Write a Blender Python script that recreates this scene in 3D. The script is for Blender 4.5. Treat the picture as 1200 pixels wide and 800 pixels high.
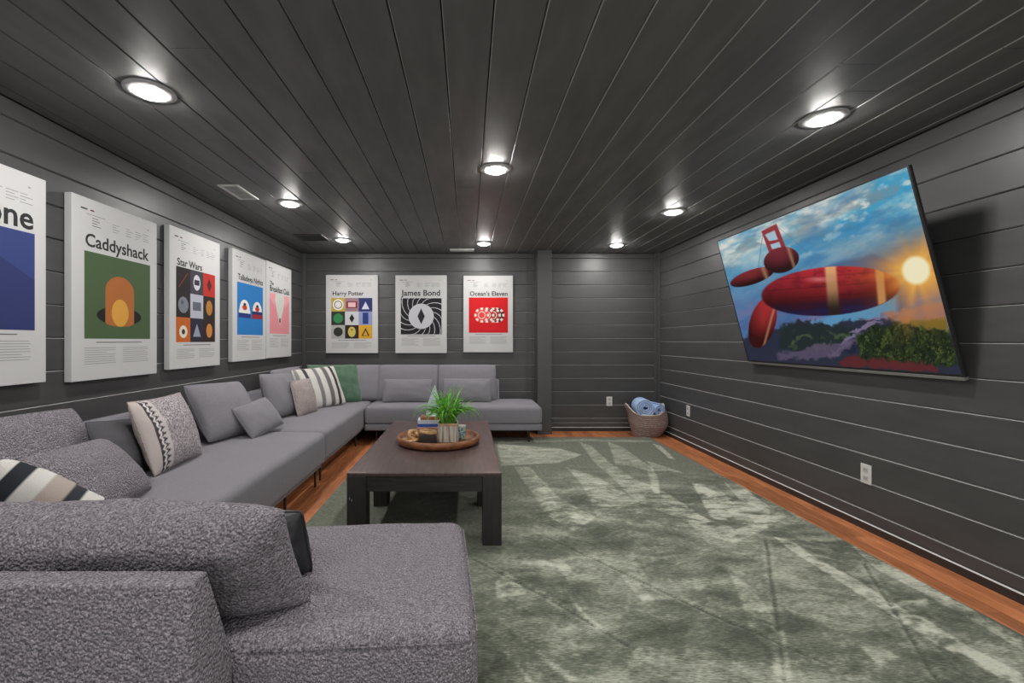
import bpy, bmesh, math, random
import numpy as np
from mathutils import Vector, Matrix, noise as mnoise

# ------------------------------------------------------------------ camera, light, exposure
scene = bpy.context.scene
for o in list(bpy.data.objects):
    bpy.data.objects.remove(o)
C = scene.collection
random.seed(4)
PI = math.pi

cam_data = bpy.data.cameras.new('camera')
cam_data.sensor_width = 36
cam_data.lens = 530 / 1200 * 36
cam_data.shift_x = (600 - 548) / 1200
cam_data.shift_y = -(400 - 399) / 1200
cam_data.clip_start = .05
cam = bpy.data.objects.new('camera', cam_data)
C.objects.link(cam)
cam.location = (0, 0, 1.17)
cam.rotation_euler = (PI / 2, 0, 0)
scene.camera = cam

scene.view_settings.view_transform = 'Standard'
scene.view_settings.look = 'None'
scene.view_settings.gamma = 1
scene.view_settings.use_curve_mapping = False
scene.view_settings.exposure = 0.0

LAMP = 330.0            # radiance of a downlight's diffuser
FILL = 40.0             # watts of the unseen soft fill light added behind the camera

world = bpy.data.worlds.new('world')
scene.world = world
world.use_nodes = True
world.node_tree.nodes['Background'].inputs[0].default_value = (.8, .85, 1, 1)
world.node_tree.nodes['Background'].inputs[1].default_value = .05

al = bpy.data.lights.new('added_fill_light', 'AREA')  # unseen area light, added to lift the surfaces facing the camera
al.shape = 'RECTANGLE'; al.size = 3.6; al.size_y = 1.8; al.energy = FILL; al.color = (1, .98, .96)
alo = bpy.data.objects.new('added_fill_light', al)
C.objects.link(alo)
alo.location = (.2, -1.3, 1.2)
alo.rotation_euler = (math.radians(90), 0, 0)

scene.cycles.max_bounces = 8
scene.cycles.diffuse_bounces = 5
scene.cycles.glossy_bounces = 3
scene.cycles.sample_clamp_indirect = 4
scene.cycles.caustics_reflective = False

# room dimensions
XL, XR, YB, YF, ZC = -2.135, 2.47, 5.86, -1.45, 2.30


def s2l(c):
    return tuple((x / 12.92 if x <= .04045 else ((x + .055) / 1.055) ** 2.4) for x in c)


def rgb(r, g, b):
    return s2l((r / 255, g / 255, b / 255))


# ------------------------------------------------------------------ materials
def mat(name, col, rough=.6, metal=0, spec=.5, col2=None, nscale=20, ndetail=4, nrand=0, bump=None, stretch=None,
        attr=None, sheen=0, coords='Object', emit=None, estr=0, contrast=(.35, .65), coat=0):
    m = bpy.data.materials.new(name)
    m.use_nodes = True
    nt = m.node_tree
    N, L = nt.nodes, nt.links
    b = N['Principled BSDF']
    b.inputs['Base Color'].default_value = (*col, 1)
    b.inputs['Roughness'].default_value = rough
    b.inputs['Metallic'].default_value = metal
    b.inputs['Specular IOR Level'].default_value = spec
    b.inputs['Sheen Weight'].default_value = sheen
    b.inputs['Coat Weight'].default_value = coat
    out = None
    if coords == 'World':
        g = N.new('ShaderNodeNewGeometry'); vec = g.outputs['Position']
    else:
        g = N.new('ShaderNodeTexCoord'); vec = g.outputs['Object']
    if stretch:
        mp = N.new('ShaderNodeMapping'); mp.inputs['Scale'].default_value = stretch
        L.new(vec, mp.inputs['Vector']); svec = mp.outputs[0]
    else:
        svec = vec
    if attr:
        at = N.new('ShaderNodeAttribute'); at.attribute_name = attr
        out = at.outputs['Color']
    if col2 is not None:
        n = N.new('ShaderNodeTexNoise'); n.inputs['Scale'].default_value = nscale; n.inputs['Detail'].default_value = ndetail
        L.new(svec, n.inputs['Vector'])
        r = N.new('ShaderNodeMapRange'); r.inputs[1].default_value = contrast[0]; r.inputs[2].default_value = contrast[1]
        L.new(n.outputs['Fac'], r.inputs[0])
        mx = N.new('ShaderNodeMix'); mx.data_type = 'RGBA'
        mx.inputs[6].default_value = (*col, 1); mx.inputs[7].default_value = (*col2, 1)
        L.new(r.outputs[0], mx.inputs[0])
        if out is not None:
            L.new(out, mx.inputs[6])
        out = mx.outputs[2]
    if nrand:
        oi = N.new('ShaderNodeObjectInfo')
        r = N.new('ShaderNodeMapRange'); r.inputs[3].default_value = 1 - nrand; r.inputs[4].default_value = 1 + nrand
        L.new(oi.outputs['Random'], r.inputs[0])
        h = N.new('ShaderNodeHueSaturation')
        L.new(r.outputs[0], h.inputs['Value'])
        if out is None:
            h.inputs['Color'].default_value = (*col, 1)
        else:
            L.new(out, h.inputs['Color'])
        out = h.outputs[0]
    if out is not None:
        L.new(out, b.inputs['Base Color'])
    if bump:
        prev = None
        for (kind, sc, strength, dist) in bump:
            if kind == 'noise':
                n = N.new('ShaderNodeTexNoise'); n.inputs['Scale'].default_value = sc; n.inputs['Detail'].default_value = 3
                L.new(svec, n.inputs['Vector']); f = n.outputs['Fac']
            elif kind == 'voronoi':
                n = N.new('ShaderNodeTexVoronoi'); n.inputs['Scale'].default_value = sc; n.feature = 'SMOOTH_F1'
                nn = N.new('ShaderNodeTexNoise'); nn.inputs['Scale'].default_value = sc * .5
                add = N.new('ShaderNodeVectorMath'); add.operation = 'MULTIPLY_ADD'
                add.inputs[1].default_value = (.005,) * 3
                L.new(nn.outputs['Color'], add.inputs[0]); L.new(svec, add.inputs[2])
                L.new(svec, nn.inputs['Vector']); L.new(add.outputs[0], n.inputs['Vector'])
                iv = N.new('ShaderNodeMath'); iv.operation = 'SUBTRACT'; iv.inputs[0].default_value = 1
                L.new(n.outputs['Distance'], iv.inputs[1]); f = iv.outputs[0]
            elif kind in ('wavex', 'wavey', 'wavez'):
                n = N.new('ShaderNodeTexWave'); n.inputs['Scale'].default_value = sc
                n.bands_direction = kind[-1].upper(); n.inputs['Distortion'].default_value = 1.5
                L.new(svec, n.inputs['Vector']); f = n.outputs['Fac']
            bp = N.new('ShaderNodeBump'); bp.inputs['Strength'].default_value = strength; bp.inputs['Distance'].default_value = dist
            L.new(f, bp.inputs['Height'])
            if prev:
                L.new(prev, bp.inputs['Normal'])
            prev = bp.outputs[0]
        L.new(prev, b.inputs['Normal'])
    if emit is not None:
        b.inputs['Emission Strength'].default_value = estr
        if emit == 'attr':
            L.new(out, b.inputs['Emission Color'])
            for l in list(b.inputs['Base Color'].links): L.remove(l)
        else:
            b.inputs['Emission Color'].default_value = (*emit, 1)
    return m


M = {}
M['wall'] = mat('charcoal_wall_paint', (.060, .060, .062), .42, col2=(.072, .072, .073), nscale=3, nrand=.06, coords='World',
                bump=[('noise', 60, .15, .002)], stretch=(1, 1, 4))
M['ceil'] = mat('charcoal_ceiling_paint', (.16, .159, .158), .48, col2=(.125, .125, .124), nscale=3, nrand=.06, coords='World',
                bump=[('noise', 40, .15, .002)], stretch=(4, 1, 1))
M['edge'] = mat('pale_board_edge', rgb(215, 215, 214), .55)  # pale colour for the boards' upper slopes and the skirting tops
M['edge_ceil'] = mat('pale_ceiling_board_edge', rgb(190, 190, 188), .5)  # paler than the ceiling paint, on each board's left edge
M['base_dark'] = mat('black_skirting_paint', (.028, .028, .03), .35)
M['gap'] = mat('dark_gap', (.02, .02, .02), .8)
M['trim'] = mat('charcoal_trim_paint', (.07, .07, .072), .4, bump=[('noise', 60, .1, .001)])
M['knot'] = mat('painted_over_knot', (.03, .03, .03), .5)
M['fabric'] = mat('grey_boucle_fabric', (.43, .395, .438), .95, spec=.15, col2=(.19, .172, .196), nscale=230, ndetail=2, sheen=.12,
                  contrast=(.36, .62), bump=[('voronoi', 150, 1.0, .02), ('noise', 300, .4, .004)])
M['fabric_smooth'] = mat('grey_cushion_fabric', (.265, .256, .287), .95, spec=.15, col2=(.18, .173, .196), nscale=300, ndetail=2, sheen=.15,
                         bump=[('noise', 420, .35, .002)])
M['fabric_dark'] = mat('charcoal_cushion_fabric', (.11, .107, .118), .95, spec=.15, col2=(.085, .082, .09), nscale=300, bump=[('noise', 420, .35, .002)])
M['dark_leather'] = mat('black_leatherette', (.022, .022, .026), .45, col2=(.03, .03, .034), nscale=30, bump=[('noise', 90, .3, .003)])
M['green'] = mat('green_velvet', rgb(78, 112, 88), .8, sheen=.5, col2=rgb(60, 92, 72), nscale=14, bump=[('noise', 18, .5, .01)])
M['beige'] = mat('beige_woven_cloth', rgb(185, 174, 172), .95, spec=.1, col2=rgb(145, 134, 131), nscale=130, bump=[('noise', 200, .6, .004)])
M['attr_cloth'] = mat('patterned_cloth', (.5, .5, .5), .95, spec=.1, attr='Col', bump=[('noise', 260, .5, .003)])
M['black_metal'] = mat('black_metal', (.02, .02, .021), .4, spec=.5)
M['table'] = mat('dark_stained_wood', rgb(84, 66, 64), .38, col2=rgb(62, 49, 48), nscale=6, ndetail=6, stretch=(9, .8, 9),
                 bump=[('noise', 25, .12, .002)])
M['inlay'] = mat('end_grain_wood', rgb(108, 88, 84), .45)
M['table_dark'] = mat('black_stained_wood', rgb(46, 42, 41), .5, col2=rgb(34, 31, 30), nscale=6, ndetail=6, stretch=(9, 9, .8),
                      bump=[('noise', 25, .25, .003)])
M['table_apron'] = mat('black_stained_apron_wood', rgb(48, 44, 43), .5, col2=rgb(32, 29, 28), nscale=6, ndetail=6, stretch=(1, 1, 12),
                       bump=[('noise', 25, .25, .003)])
M['tray'] = mat('mango_wood', rgb(150, 96, 58), .45, col2=rgb(105, 62, 36), nscale=9, ndetail=5, stretch=(1.5, 1.5, 4), bump=[('noise', 60, .2, .002)])
M['chain'] = mat('pale_carved_wood', rgb(215, 178, 130), .55, col2=rgb(180, 135, 92), nscale=40)
M['canvas'] = mat('white_canvas', rgb(200, 200, 200), .85, col2=rgb(197, 197, 198), nscale=300)
M['print'] = mat('printed_ink', (.5, .5, .5), .75, attr='Col', spec=.3)
M['ink'] = mat('black_ink', (.012, .012, .014), .7)
M['white_plastic'] = mat('white_plastic', rgb(215, 215, 212), .4)
M['slot'] = mat('dark_slot', (.03, .03, .03), .6)
M['lamp_ring'] = mat('white_lamp_trim', rgb(190, 190, 190), .5)
M['diffuser'] = mat('lamp_diffuser', (.9, .9, .9), .5, emit=(1, .97, .93), estr=LAMP)
M['tv_black'] = mat('black_tv_plastic', (.012, .012, .013), .4)
M['tv_silver'] = mat('silver_tv_edge', (.4, .4, .41), .35, metal=.8)
M['screen'] = mat('tv_screen_picture', (0, 0, 0), .3, attr='Col', emit='attr', estr=.80, spec=.2)
M['basket'] = mat('woven_rope', rgb(172, 150, 145), .95, col2=rgb(136, 114, 110), nscale=60, bump=[('noise', 150, .6, .004)])
M['basket_in'] = mat('cream_rope', rgb(205, 198, 185), .95, bump=[('noise', 150, .5, .004)])
M['basket_groove'] = mat('rope_groove', rgb(96, 78, 76), .95)
M['towel'] = mat('blue_towel', rgb(195, 218, 250), .95, spec=.1, col2=rgb(150, 182, 232), nscale=120, bump=[('noise', 300, .8, .004)])
M['towel_navy'] = mat('navy_towel', rgb(30, 45, 90), .95, spec=.1, bump=[('noise', 300, .8, .004)])
M['soil'] = mat('moss', rgb(60, 50, 30), .95, col2=rgb(50, 70, 30), nscale=50)
M['planter'] = mat('ribbed_planter', rgb(205, 200, 190), .7, col2=rgb(125, 115, 105), nscale=60, stretch=(1, 1, .05), contrast=(.45, .6))
M['vent_dark'] = mat('dark_vent', (.04, .04, .04), .5)


def wood_floor():
    m = mat('oak_floor_board', rgb(200, 130, 84), .42, col2=rgb(150, 86, 52), nscale=5, ndetail=6, stretch=(9, 1, 1), coords='World',
            nrand=.3, bump=[('noise', 30, .1, .001)], contrast=(.3, .75))
    return m


M['floor'] = wood_floor()
M['subfloor'] = mat('subfloor', (.03, .02, .015), .8)


def grass_mat():
    m = mat('grass_blade', rgb(165, 232, 95), .45, nrand=.35, col2=rgb(110, 190, 62), nscale=12)
    return m


M['grass'] = grass_mat()
M['grass_pale'] = mat('pale_grass_blade', rgb(165, 190, 150), .45, nrand=.2)


def rug_mat():
    m = bpy.data.materials.new('sage_velvet_rug'); m.use_nodes = True
    nt = m.node_tree; N, L = nt.nodes, nt.links
    b = N['Principled BSDF']; b.inputs['Roughness'].default_value = .95; b.inputs['Specular IOR Level'].default_value = .1
    b.inputs['Sheen Weight'].default_value = .15
    at = N.new('ShaderNodeAttribute'); at.attribute_name = 'Pile'
    g = N.new('ShaderNodeNewGeometry')
    n = N.new('ShaderNodeTexNoise'); n.inputs['Scale'].default_value = 70; n.inputs['Detail'].default_value = 4
    mp = N.new('ShaderNodeMapping'); mp.inputs['Scale'].default_value = (.55, 2.2, 1)
    L.new(g.outputs['Position'], mp.inputs[0]); L.new(mp.outputs[0], n.inputs['Vector'])
    ma = N.new('ShaderNodeMath'); ma.operation = 'MULTIPLY_ADD'; ma.inputs[1].default_value = 1.1; ma.inputs[2].default_value = -.55
    L.new(n.outputs['Fac'], ma.inputs[0])
    ad = N.new('ShaderNodeMath'); ad.operation = 'ADD'; L.new(at.outputs['Fac'], ad.inputs[0]); L.new(ma.outputs[0], ad.inputs[1])
    r = N.new('ShaderNodeValToRGB')
    e = r.color_ramp.elements
    e[0].position = 0; e[0].color = (*rgb(74, 78, 68), 1)
    e[1].position = 1; e[1].color = (*rgb(205, 208, 192), 1)
    x = r.color_ramp.elements.new(.35); x.color = (*rgb(112, 118, 103), 1)
    x = r.color_ramp.elements.new(.6); x.color = (*rgb(156, 160, 144), 1)
    L.new(ad.outputs[0], r.inputs[0]); L.new(r.outputs[0], b.inputs['Base Color'])
    n2 = N.new('ShaderNodeTexNoise'); n2.inputs['Scale'].default_value = 260; L.new(mp.outputs[0], n2.inputs['Vector'])
    bp = N.new('ShaderNodeBump'); bp.inputs['Strength'].default_value = .5; bp.inputs['Distance'].default_value = .004
    L.new(n2.outputs['Fac'], bp.inputs['Height']); L.new(bp.outputs[0], b.inputs['Normal'])
    return m


M['rug'] = rug_mat()


# ------------------------------------------------------------------ mesh helpers
def finish(bm, name, material, parent=None, smooth=False, loc=(0, 0, 0), rot=None, link=True):
    me = bpy.data.meshes.new(name)
    bm.to_mesh(me); bm.free()
    for m in (material if isinstance(material, list) else [material]):
        me.materials.append(M[m] if isinstance(m, str) else m)
    if smooth:
        me.polygons.foreach_set('use_smooth', [True] * len(me.polygons))
    return put(me, name, parent, loc, rot)


def put(me, name, parent=None, loc=(0, 0, 0), rot=None):
    o = bpy.data.objects.new(name, me)
    C.objects.link(o)
    if parent: o.parent = parent
    o.location = loc
    if rot is not None:
        o.rotation_euler = rot
    return o


def thing(name, label, cat, loc=(0, 0, 0), rotz=0, group=None):
    o = bpy.data.objects.new(name, None)
    o.empty_display_size = .05
    C.objects.link(o); o.location = loc; o.rotation_euler = (0, 0, rotz)
    tag(o, label, cat, group)
    return o


def tag(o, label, cat, group=None):
    o['label'] = label; o['category'] = cat
    if group: o['group'] = group
    return o


def box(bm, x0, x1, y0, y1, z0, z1, bevel=0, seg=2, mi=0, mtx=None):
    r = bmesh.ops.create_cube(bm, size=1)
    vs = r['verts']
    for v in vs:
        v.co = Vector((x0 + (v.co.x + .5) * (x1 - x0), y0 + (v.co.y + .5) * (y1 - y0), z0 + (v.co.z + .5) * (z1 - z0)))
    fs = set(f for v in vs for f in v.link_faces)
    for f in fs: f.material_index = mi
    if bevel:
        es = list(set(e for v in vs for e in v.link_edges))
        r = bmesh.ops.bevel(bm, geom=es, offset=bevel, segments=seg, profile=.5, affect='EDGES')
        for f in r['faces']: f.material_index = mi
    return vs


def bx(name, x0, x1, y0, y1, z0, z1, m, parent=None, bevel=0, seg=2, smooth=False, loc=(0, 0, 0), rot=None):
    bm = bmesh.new(); box(bm, x0, x1, y0, y1, z0, z1, bevel, seg)
    return finish(bm, name, m, parent, smooth, loc, rot)


def prism(bm, pts, axis, a0, a1):
    """extrude a polygon (2D) along axis; pts in the other two axes"""
    def mk(p, a):
        if axis == 'x': return (a, p[0], p[1])
        if axis == 'y': return (p[0], a, p[1])
        return (p[0], p[1], a)
    A = [bm.verts.new(mk(p, a0)) for p in pts]
    B = [bm.verts.new(mk(p, a1)) for p in pts]
    n = len(pts)
    for i in range(n):
        bm.faces.new((A[i], A[(i + 1) % n], B[(i + 1) % n], B[i]))
    bm.faces.new(A); bm.faces.new(B[::-1])
    bmesh.ops.recalc_face_normals(bm, faces=bm.faces[:])


def lathe(bm, prof, n=32, mi=0, cx=0, cy=0, caps=True):
    rings = []
    for r, z in prof:
        rings.append([bm.verts.new((cx + r * math.cos(2 * PI * i / n), cy + r * math.sin(2 * PI * i / n), z)) for i in range(n)])
    for a, b in zip(rings, rings[1:]):
        for i in range(n):
            f = bm.faces.new((a[i], a[(i + 1) % n], b[(i + 1) % n], b[i])); f.material_index = mi
    if caps:
        for rg in (rings[0], rings[-1]):
            f = bm.faces.new(rg); f.material_index = mi
        bmesh.ops.recalc_face_normals(bm, faces=bm.faces[:])
    return rings


def tube(bm, pts, rad, n=8, closed=False):
    pts = [Vector(p) for p in pts]
    rings = []
    m = len(pts)
    for i, p in enumerate(pts):
        if closed: t = pts[(i + 1) % m] - pts[(i - 1) % m]
        else: t = pts[min(i + 1, m - 1)] - pts[max(i - 1, 0)]
        t.normalize()
        a = t.cross(Vector((.13, .21, 1)))
        if a.length < .05: a = t.cross(Vector((1, .1, 0)))
        a.normalize(); b = t.cross(a)
        r = rad(i / (m - 1)) if callable(rad) else rad
        rings.append([bm.verts.new(p + a * r * math.cos(2 * PI * k / n) + b * r * math.sin(2 * PI * k / n)) for k in range(n)])
    rr = list(zip(rings, rings[1:])) + ([(rings[-1], rings[0])] if closed else [])
    for A, B in rr:
        for k in range(n):
            bm.faces.new((A[k], A[(k + 1) % n], B[(k + 1) % n], B[k]))
    if not closed:
        bm.faces.new(rings[0][::-1]); bm.faces.new(rings[-1])
    bmesh.ops.recalc_face_normals(bm, faces=bm.faces[:])


def struct(o):
    o['kind'] = 'structure'
    return o


# ------------------------------------------------------------------ room shell
T = .018                 # plank thickness
floor = struct(bx('floor', XL - .1, XR + .1, YF - .1, YB + .1, -.06, -.012, 'subfloor'))
ceiling = struct(bx('ceiling', XL - .1, XR + .1, YF - .1, YB + .1, ZC + T, ZC + .08, 'gap'))
wall_left = struct(bx('wall_left', XL - .1, XL - T, YF - .1, YB + .1, 0, ZC + T, 'gap'))
wall_right = struct(bx('wall_right', XR + T, XR + .1, YF - .1, YB + .1, 0, ZC + T, 'gap'))
wall_back = struct(bx('wall_back', XL - T, XR + T, YB + T, YB + .1, 0, ZC + T, 'gap'))
wall_rear = struct(bx('wall_rear', XL - T, XR + T, YF - .1, YF - .02, 0, ZC + T, 'trim'))


def plank_mesh(length, width, m):
    """board along local x, width along local z from 0, face at local y=0 pointing -y; its top edge is a shallow pale slope"""
    g, hs, d, c = .003, .004, .016, .004
    bm = bmesh.new()
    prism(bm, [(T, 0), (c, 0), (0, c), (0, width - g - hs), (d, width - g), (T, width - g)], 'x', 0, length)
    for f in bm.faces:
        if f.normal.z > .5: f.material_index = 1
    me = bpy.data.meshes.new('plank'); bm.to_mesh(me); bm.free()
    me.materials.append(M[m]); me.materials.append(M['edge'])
    return me


mesh_cache = {}


def planks(parent, origin, xdir, zdir, length, starts, width_end, m, joints):
    """rows of boards; starts: list of offsets along zdir; joints(row)->list of cut positions"""
    xd, zd = Vector(xdir), Vector(zdir)
    yd = zd.cross(xd)                       # local y
    for k, s in enumerate(starts):
        e = starts[k + 1] if k + 1 < len(starts) else width_end
        w = e - s
        cuts = [0] + joints(k) + [length]
        for a, b in zip(cuts, cuts[1:]):
            key = (round(b - a, 3), round(w, 4), m)
            if key not in mesh_cache:
                me = plank_mesh(b - a - (.0015 if b < length else 0), w, m)
                mesh_cache[key] = me
            o = put(mesh_cache[key], 'plank', parent)
            R = Matrix((xd, yd, zd)).transposed().to_4x4()
            o.matrix_local = Matrix.Translation(Vector(origin) + xd * a + zd * s) @ R


rj = random.Random(11)


def jnt(L, p=.45, fixed=None):
    def f(k):
        if fixed and k in fixed: return fixed[k]
        return [round(rj.uniform(.25, .75) * L, 1)] if rj.random() < p else []
    return f


PW = .1725
# seam heights measured on the far wall, relative to the eye
seam0 = 1.17 - 1.0
starts_b = [.05, .112] + [seam0 + PW * k for k in range(0, 13)]
starts_b = [z for z in starts_b if z < ZC - .03]
POSTX0, POSTX1, POSTY = .872, 1.05, 5.64
# local x goes so that x cross ... faces the room
planks(wall_back, (XL, YB, 0), (1, 0, 0), (0, 0, 1), XR - XL, starts_b, ZC, 'wall', lambda k: [2.9])
starts_l = [.05] + [1.17 - 1.005 + .1705 * k for k in range(1, 13)]
starts_l = [z for z in starts_l if z < ZC - .03]
planks(wall_left, (XL, YF, 0), (0, 1, 0), (0, 0, 1), YB - YF, starts_l, ZC, 'wall', jnt(YB - YF, .35))
starts_r = [.048, .121] + [1.17 - .875 + .1735 * k for k in range(0, 12)]
starts_r = [z for z in starts_r if z < ZC - .03]
planks(wall_right, (XR, YB, 0), (0, -1, 0), (0, 0, 1), YB - YF, starts_r, ZC, 'wall',
       jnt(YB - YF, .0, {1: [1.7], 6: [3.2]}))
# ceiling boards run towards the far wall
cs = [-1.345 + .1796 * k for k in range(-4, 22)]
cs = [XL] + [c for c in cs if XL + .03 < c < XR - .03]
jc = random.Random(5)


def cj(k):
    r = jc.random()
    if r < .45: return [round(jc.uniform(1.8, 6.6), 1)]
    if r < .7: return [round(jc.uniform(1.6, 3.4), 1), round(jc.uniform(4.2, 6.6), 1)]
    return []


def ceil_planks():
    for k, s in enumerate(cs):
        e = cs[k + 1] if k + 1 < len(cs) else XR
        cuts = [YF] + [YF + c for c in cj(k)] + [YB]
        for a, b in zip(cuts, cuts[1:]):
            bm = bmesh.new()
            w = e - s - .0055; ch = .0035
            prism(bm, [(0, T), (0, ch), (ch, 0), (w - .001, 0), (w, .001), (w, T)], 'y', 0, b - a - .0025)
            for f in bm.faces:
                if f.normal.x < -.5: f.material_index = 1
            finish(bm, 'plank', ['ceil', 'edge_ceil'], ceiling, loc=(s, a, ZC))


ceil_planks()

# corner trims, post, skirting
bxs = lambda n, *a, **k: struct(bx(n, *a, **k))
bxs('trim_1', POSTX0, POSTX1, POSTY, YB, 0, ZC, 'trim', bevel=.003)
bxs('trim_2', XL, XL + .045, YB - .03, YB, 0, ZC, 'trim', bevel=.003)
bxs('trim_3', XR - .05, XR, YB - .02, YB, 0, ZC, 'trim', bevel=.003)
bxs('trim_4', XR - .02, XR, YB - .07, YB - .02, 0, ZC, 'trim', bevel=.003)


def skirting(name, wall, d, axis, a0, a1, h=.05):
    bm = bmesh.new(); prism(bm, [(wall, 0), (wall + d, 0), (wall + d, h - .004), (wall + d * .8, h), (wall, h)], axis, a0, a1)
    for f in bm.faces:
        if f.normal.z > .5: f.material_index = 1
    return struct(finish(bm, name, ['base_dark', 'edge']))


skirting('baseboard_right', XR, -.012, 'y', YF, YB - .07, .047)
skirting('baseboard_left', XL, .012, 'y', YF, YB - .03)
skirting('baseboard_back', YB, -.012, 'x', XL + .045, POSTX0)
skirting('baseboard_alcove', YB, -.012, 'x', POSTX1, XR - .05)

# floor boards where the rug leaves the floor open
fb = random.Random(3)
fbm = {}


def floor_board(x, y, w, l):
    key = (round(w, 3), round(l, 2))
    if key not in fbm:
        bm = bmesh.new()
        c = .0012
        prism(bm, [(.0005, -.012), (.0005, -c), (c + .0005, 0), (w - c - .0005, 0), (w - .0005, -c), (w - .0005, -.012)], 'y', 0, l - .0012)
        me = bpy.data.meshes.new('floor_board'); bm.to_mesh(me); bm.free(); me.materials.append(M['floor'])
        fbm[key] = me
    put(fbm[key], 'floor_board', floor, (x, y, 0))


def board_run(x0, n, w, y0, y1):
    for i in range(n):
        y = y0
        off = fb.choice([.35, .55, .75, .95, 1.15])
        l = off
        while y < y1 - .01:
            l = min(l, y1 - y)
            floor_board(x0 + i * w, y, w, l)
            y += l; l = fb.choice([.9, 1.2, .75])


BW = .0835
board_run(XR - 5 * BW, 5, BW, .5, YB)
board_run(-1.85, 12, BW, 1.6, YB)
nb = int(round((XR - 5 * BW - (-1.85 + 12 * BW)) / BW))
xw = (XR - 5 * BW - (-1.85 + 12 * BW)) / nb
for i in range(nb):
    floor_board(-1.85 + 12 * BW + i * xw, 5.15 - (i % 2) * .12, xw, YB - 5.15 + (i % 2) * .12)

# ------------------------------------------------------------------ rug
CX, CY, F, H = 548, 399, 530, 1.17


def ground(px, py, z=.014):
    Y = (H - z) * F / (py - CY)
    return ((px - CX) * Y / F, Y)


RUGX0, RUGX1, RUGY0, RUGY1, RT = -1.03, 2.19, .55, 5.43, .014


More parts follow.
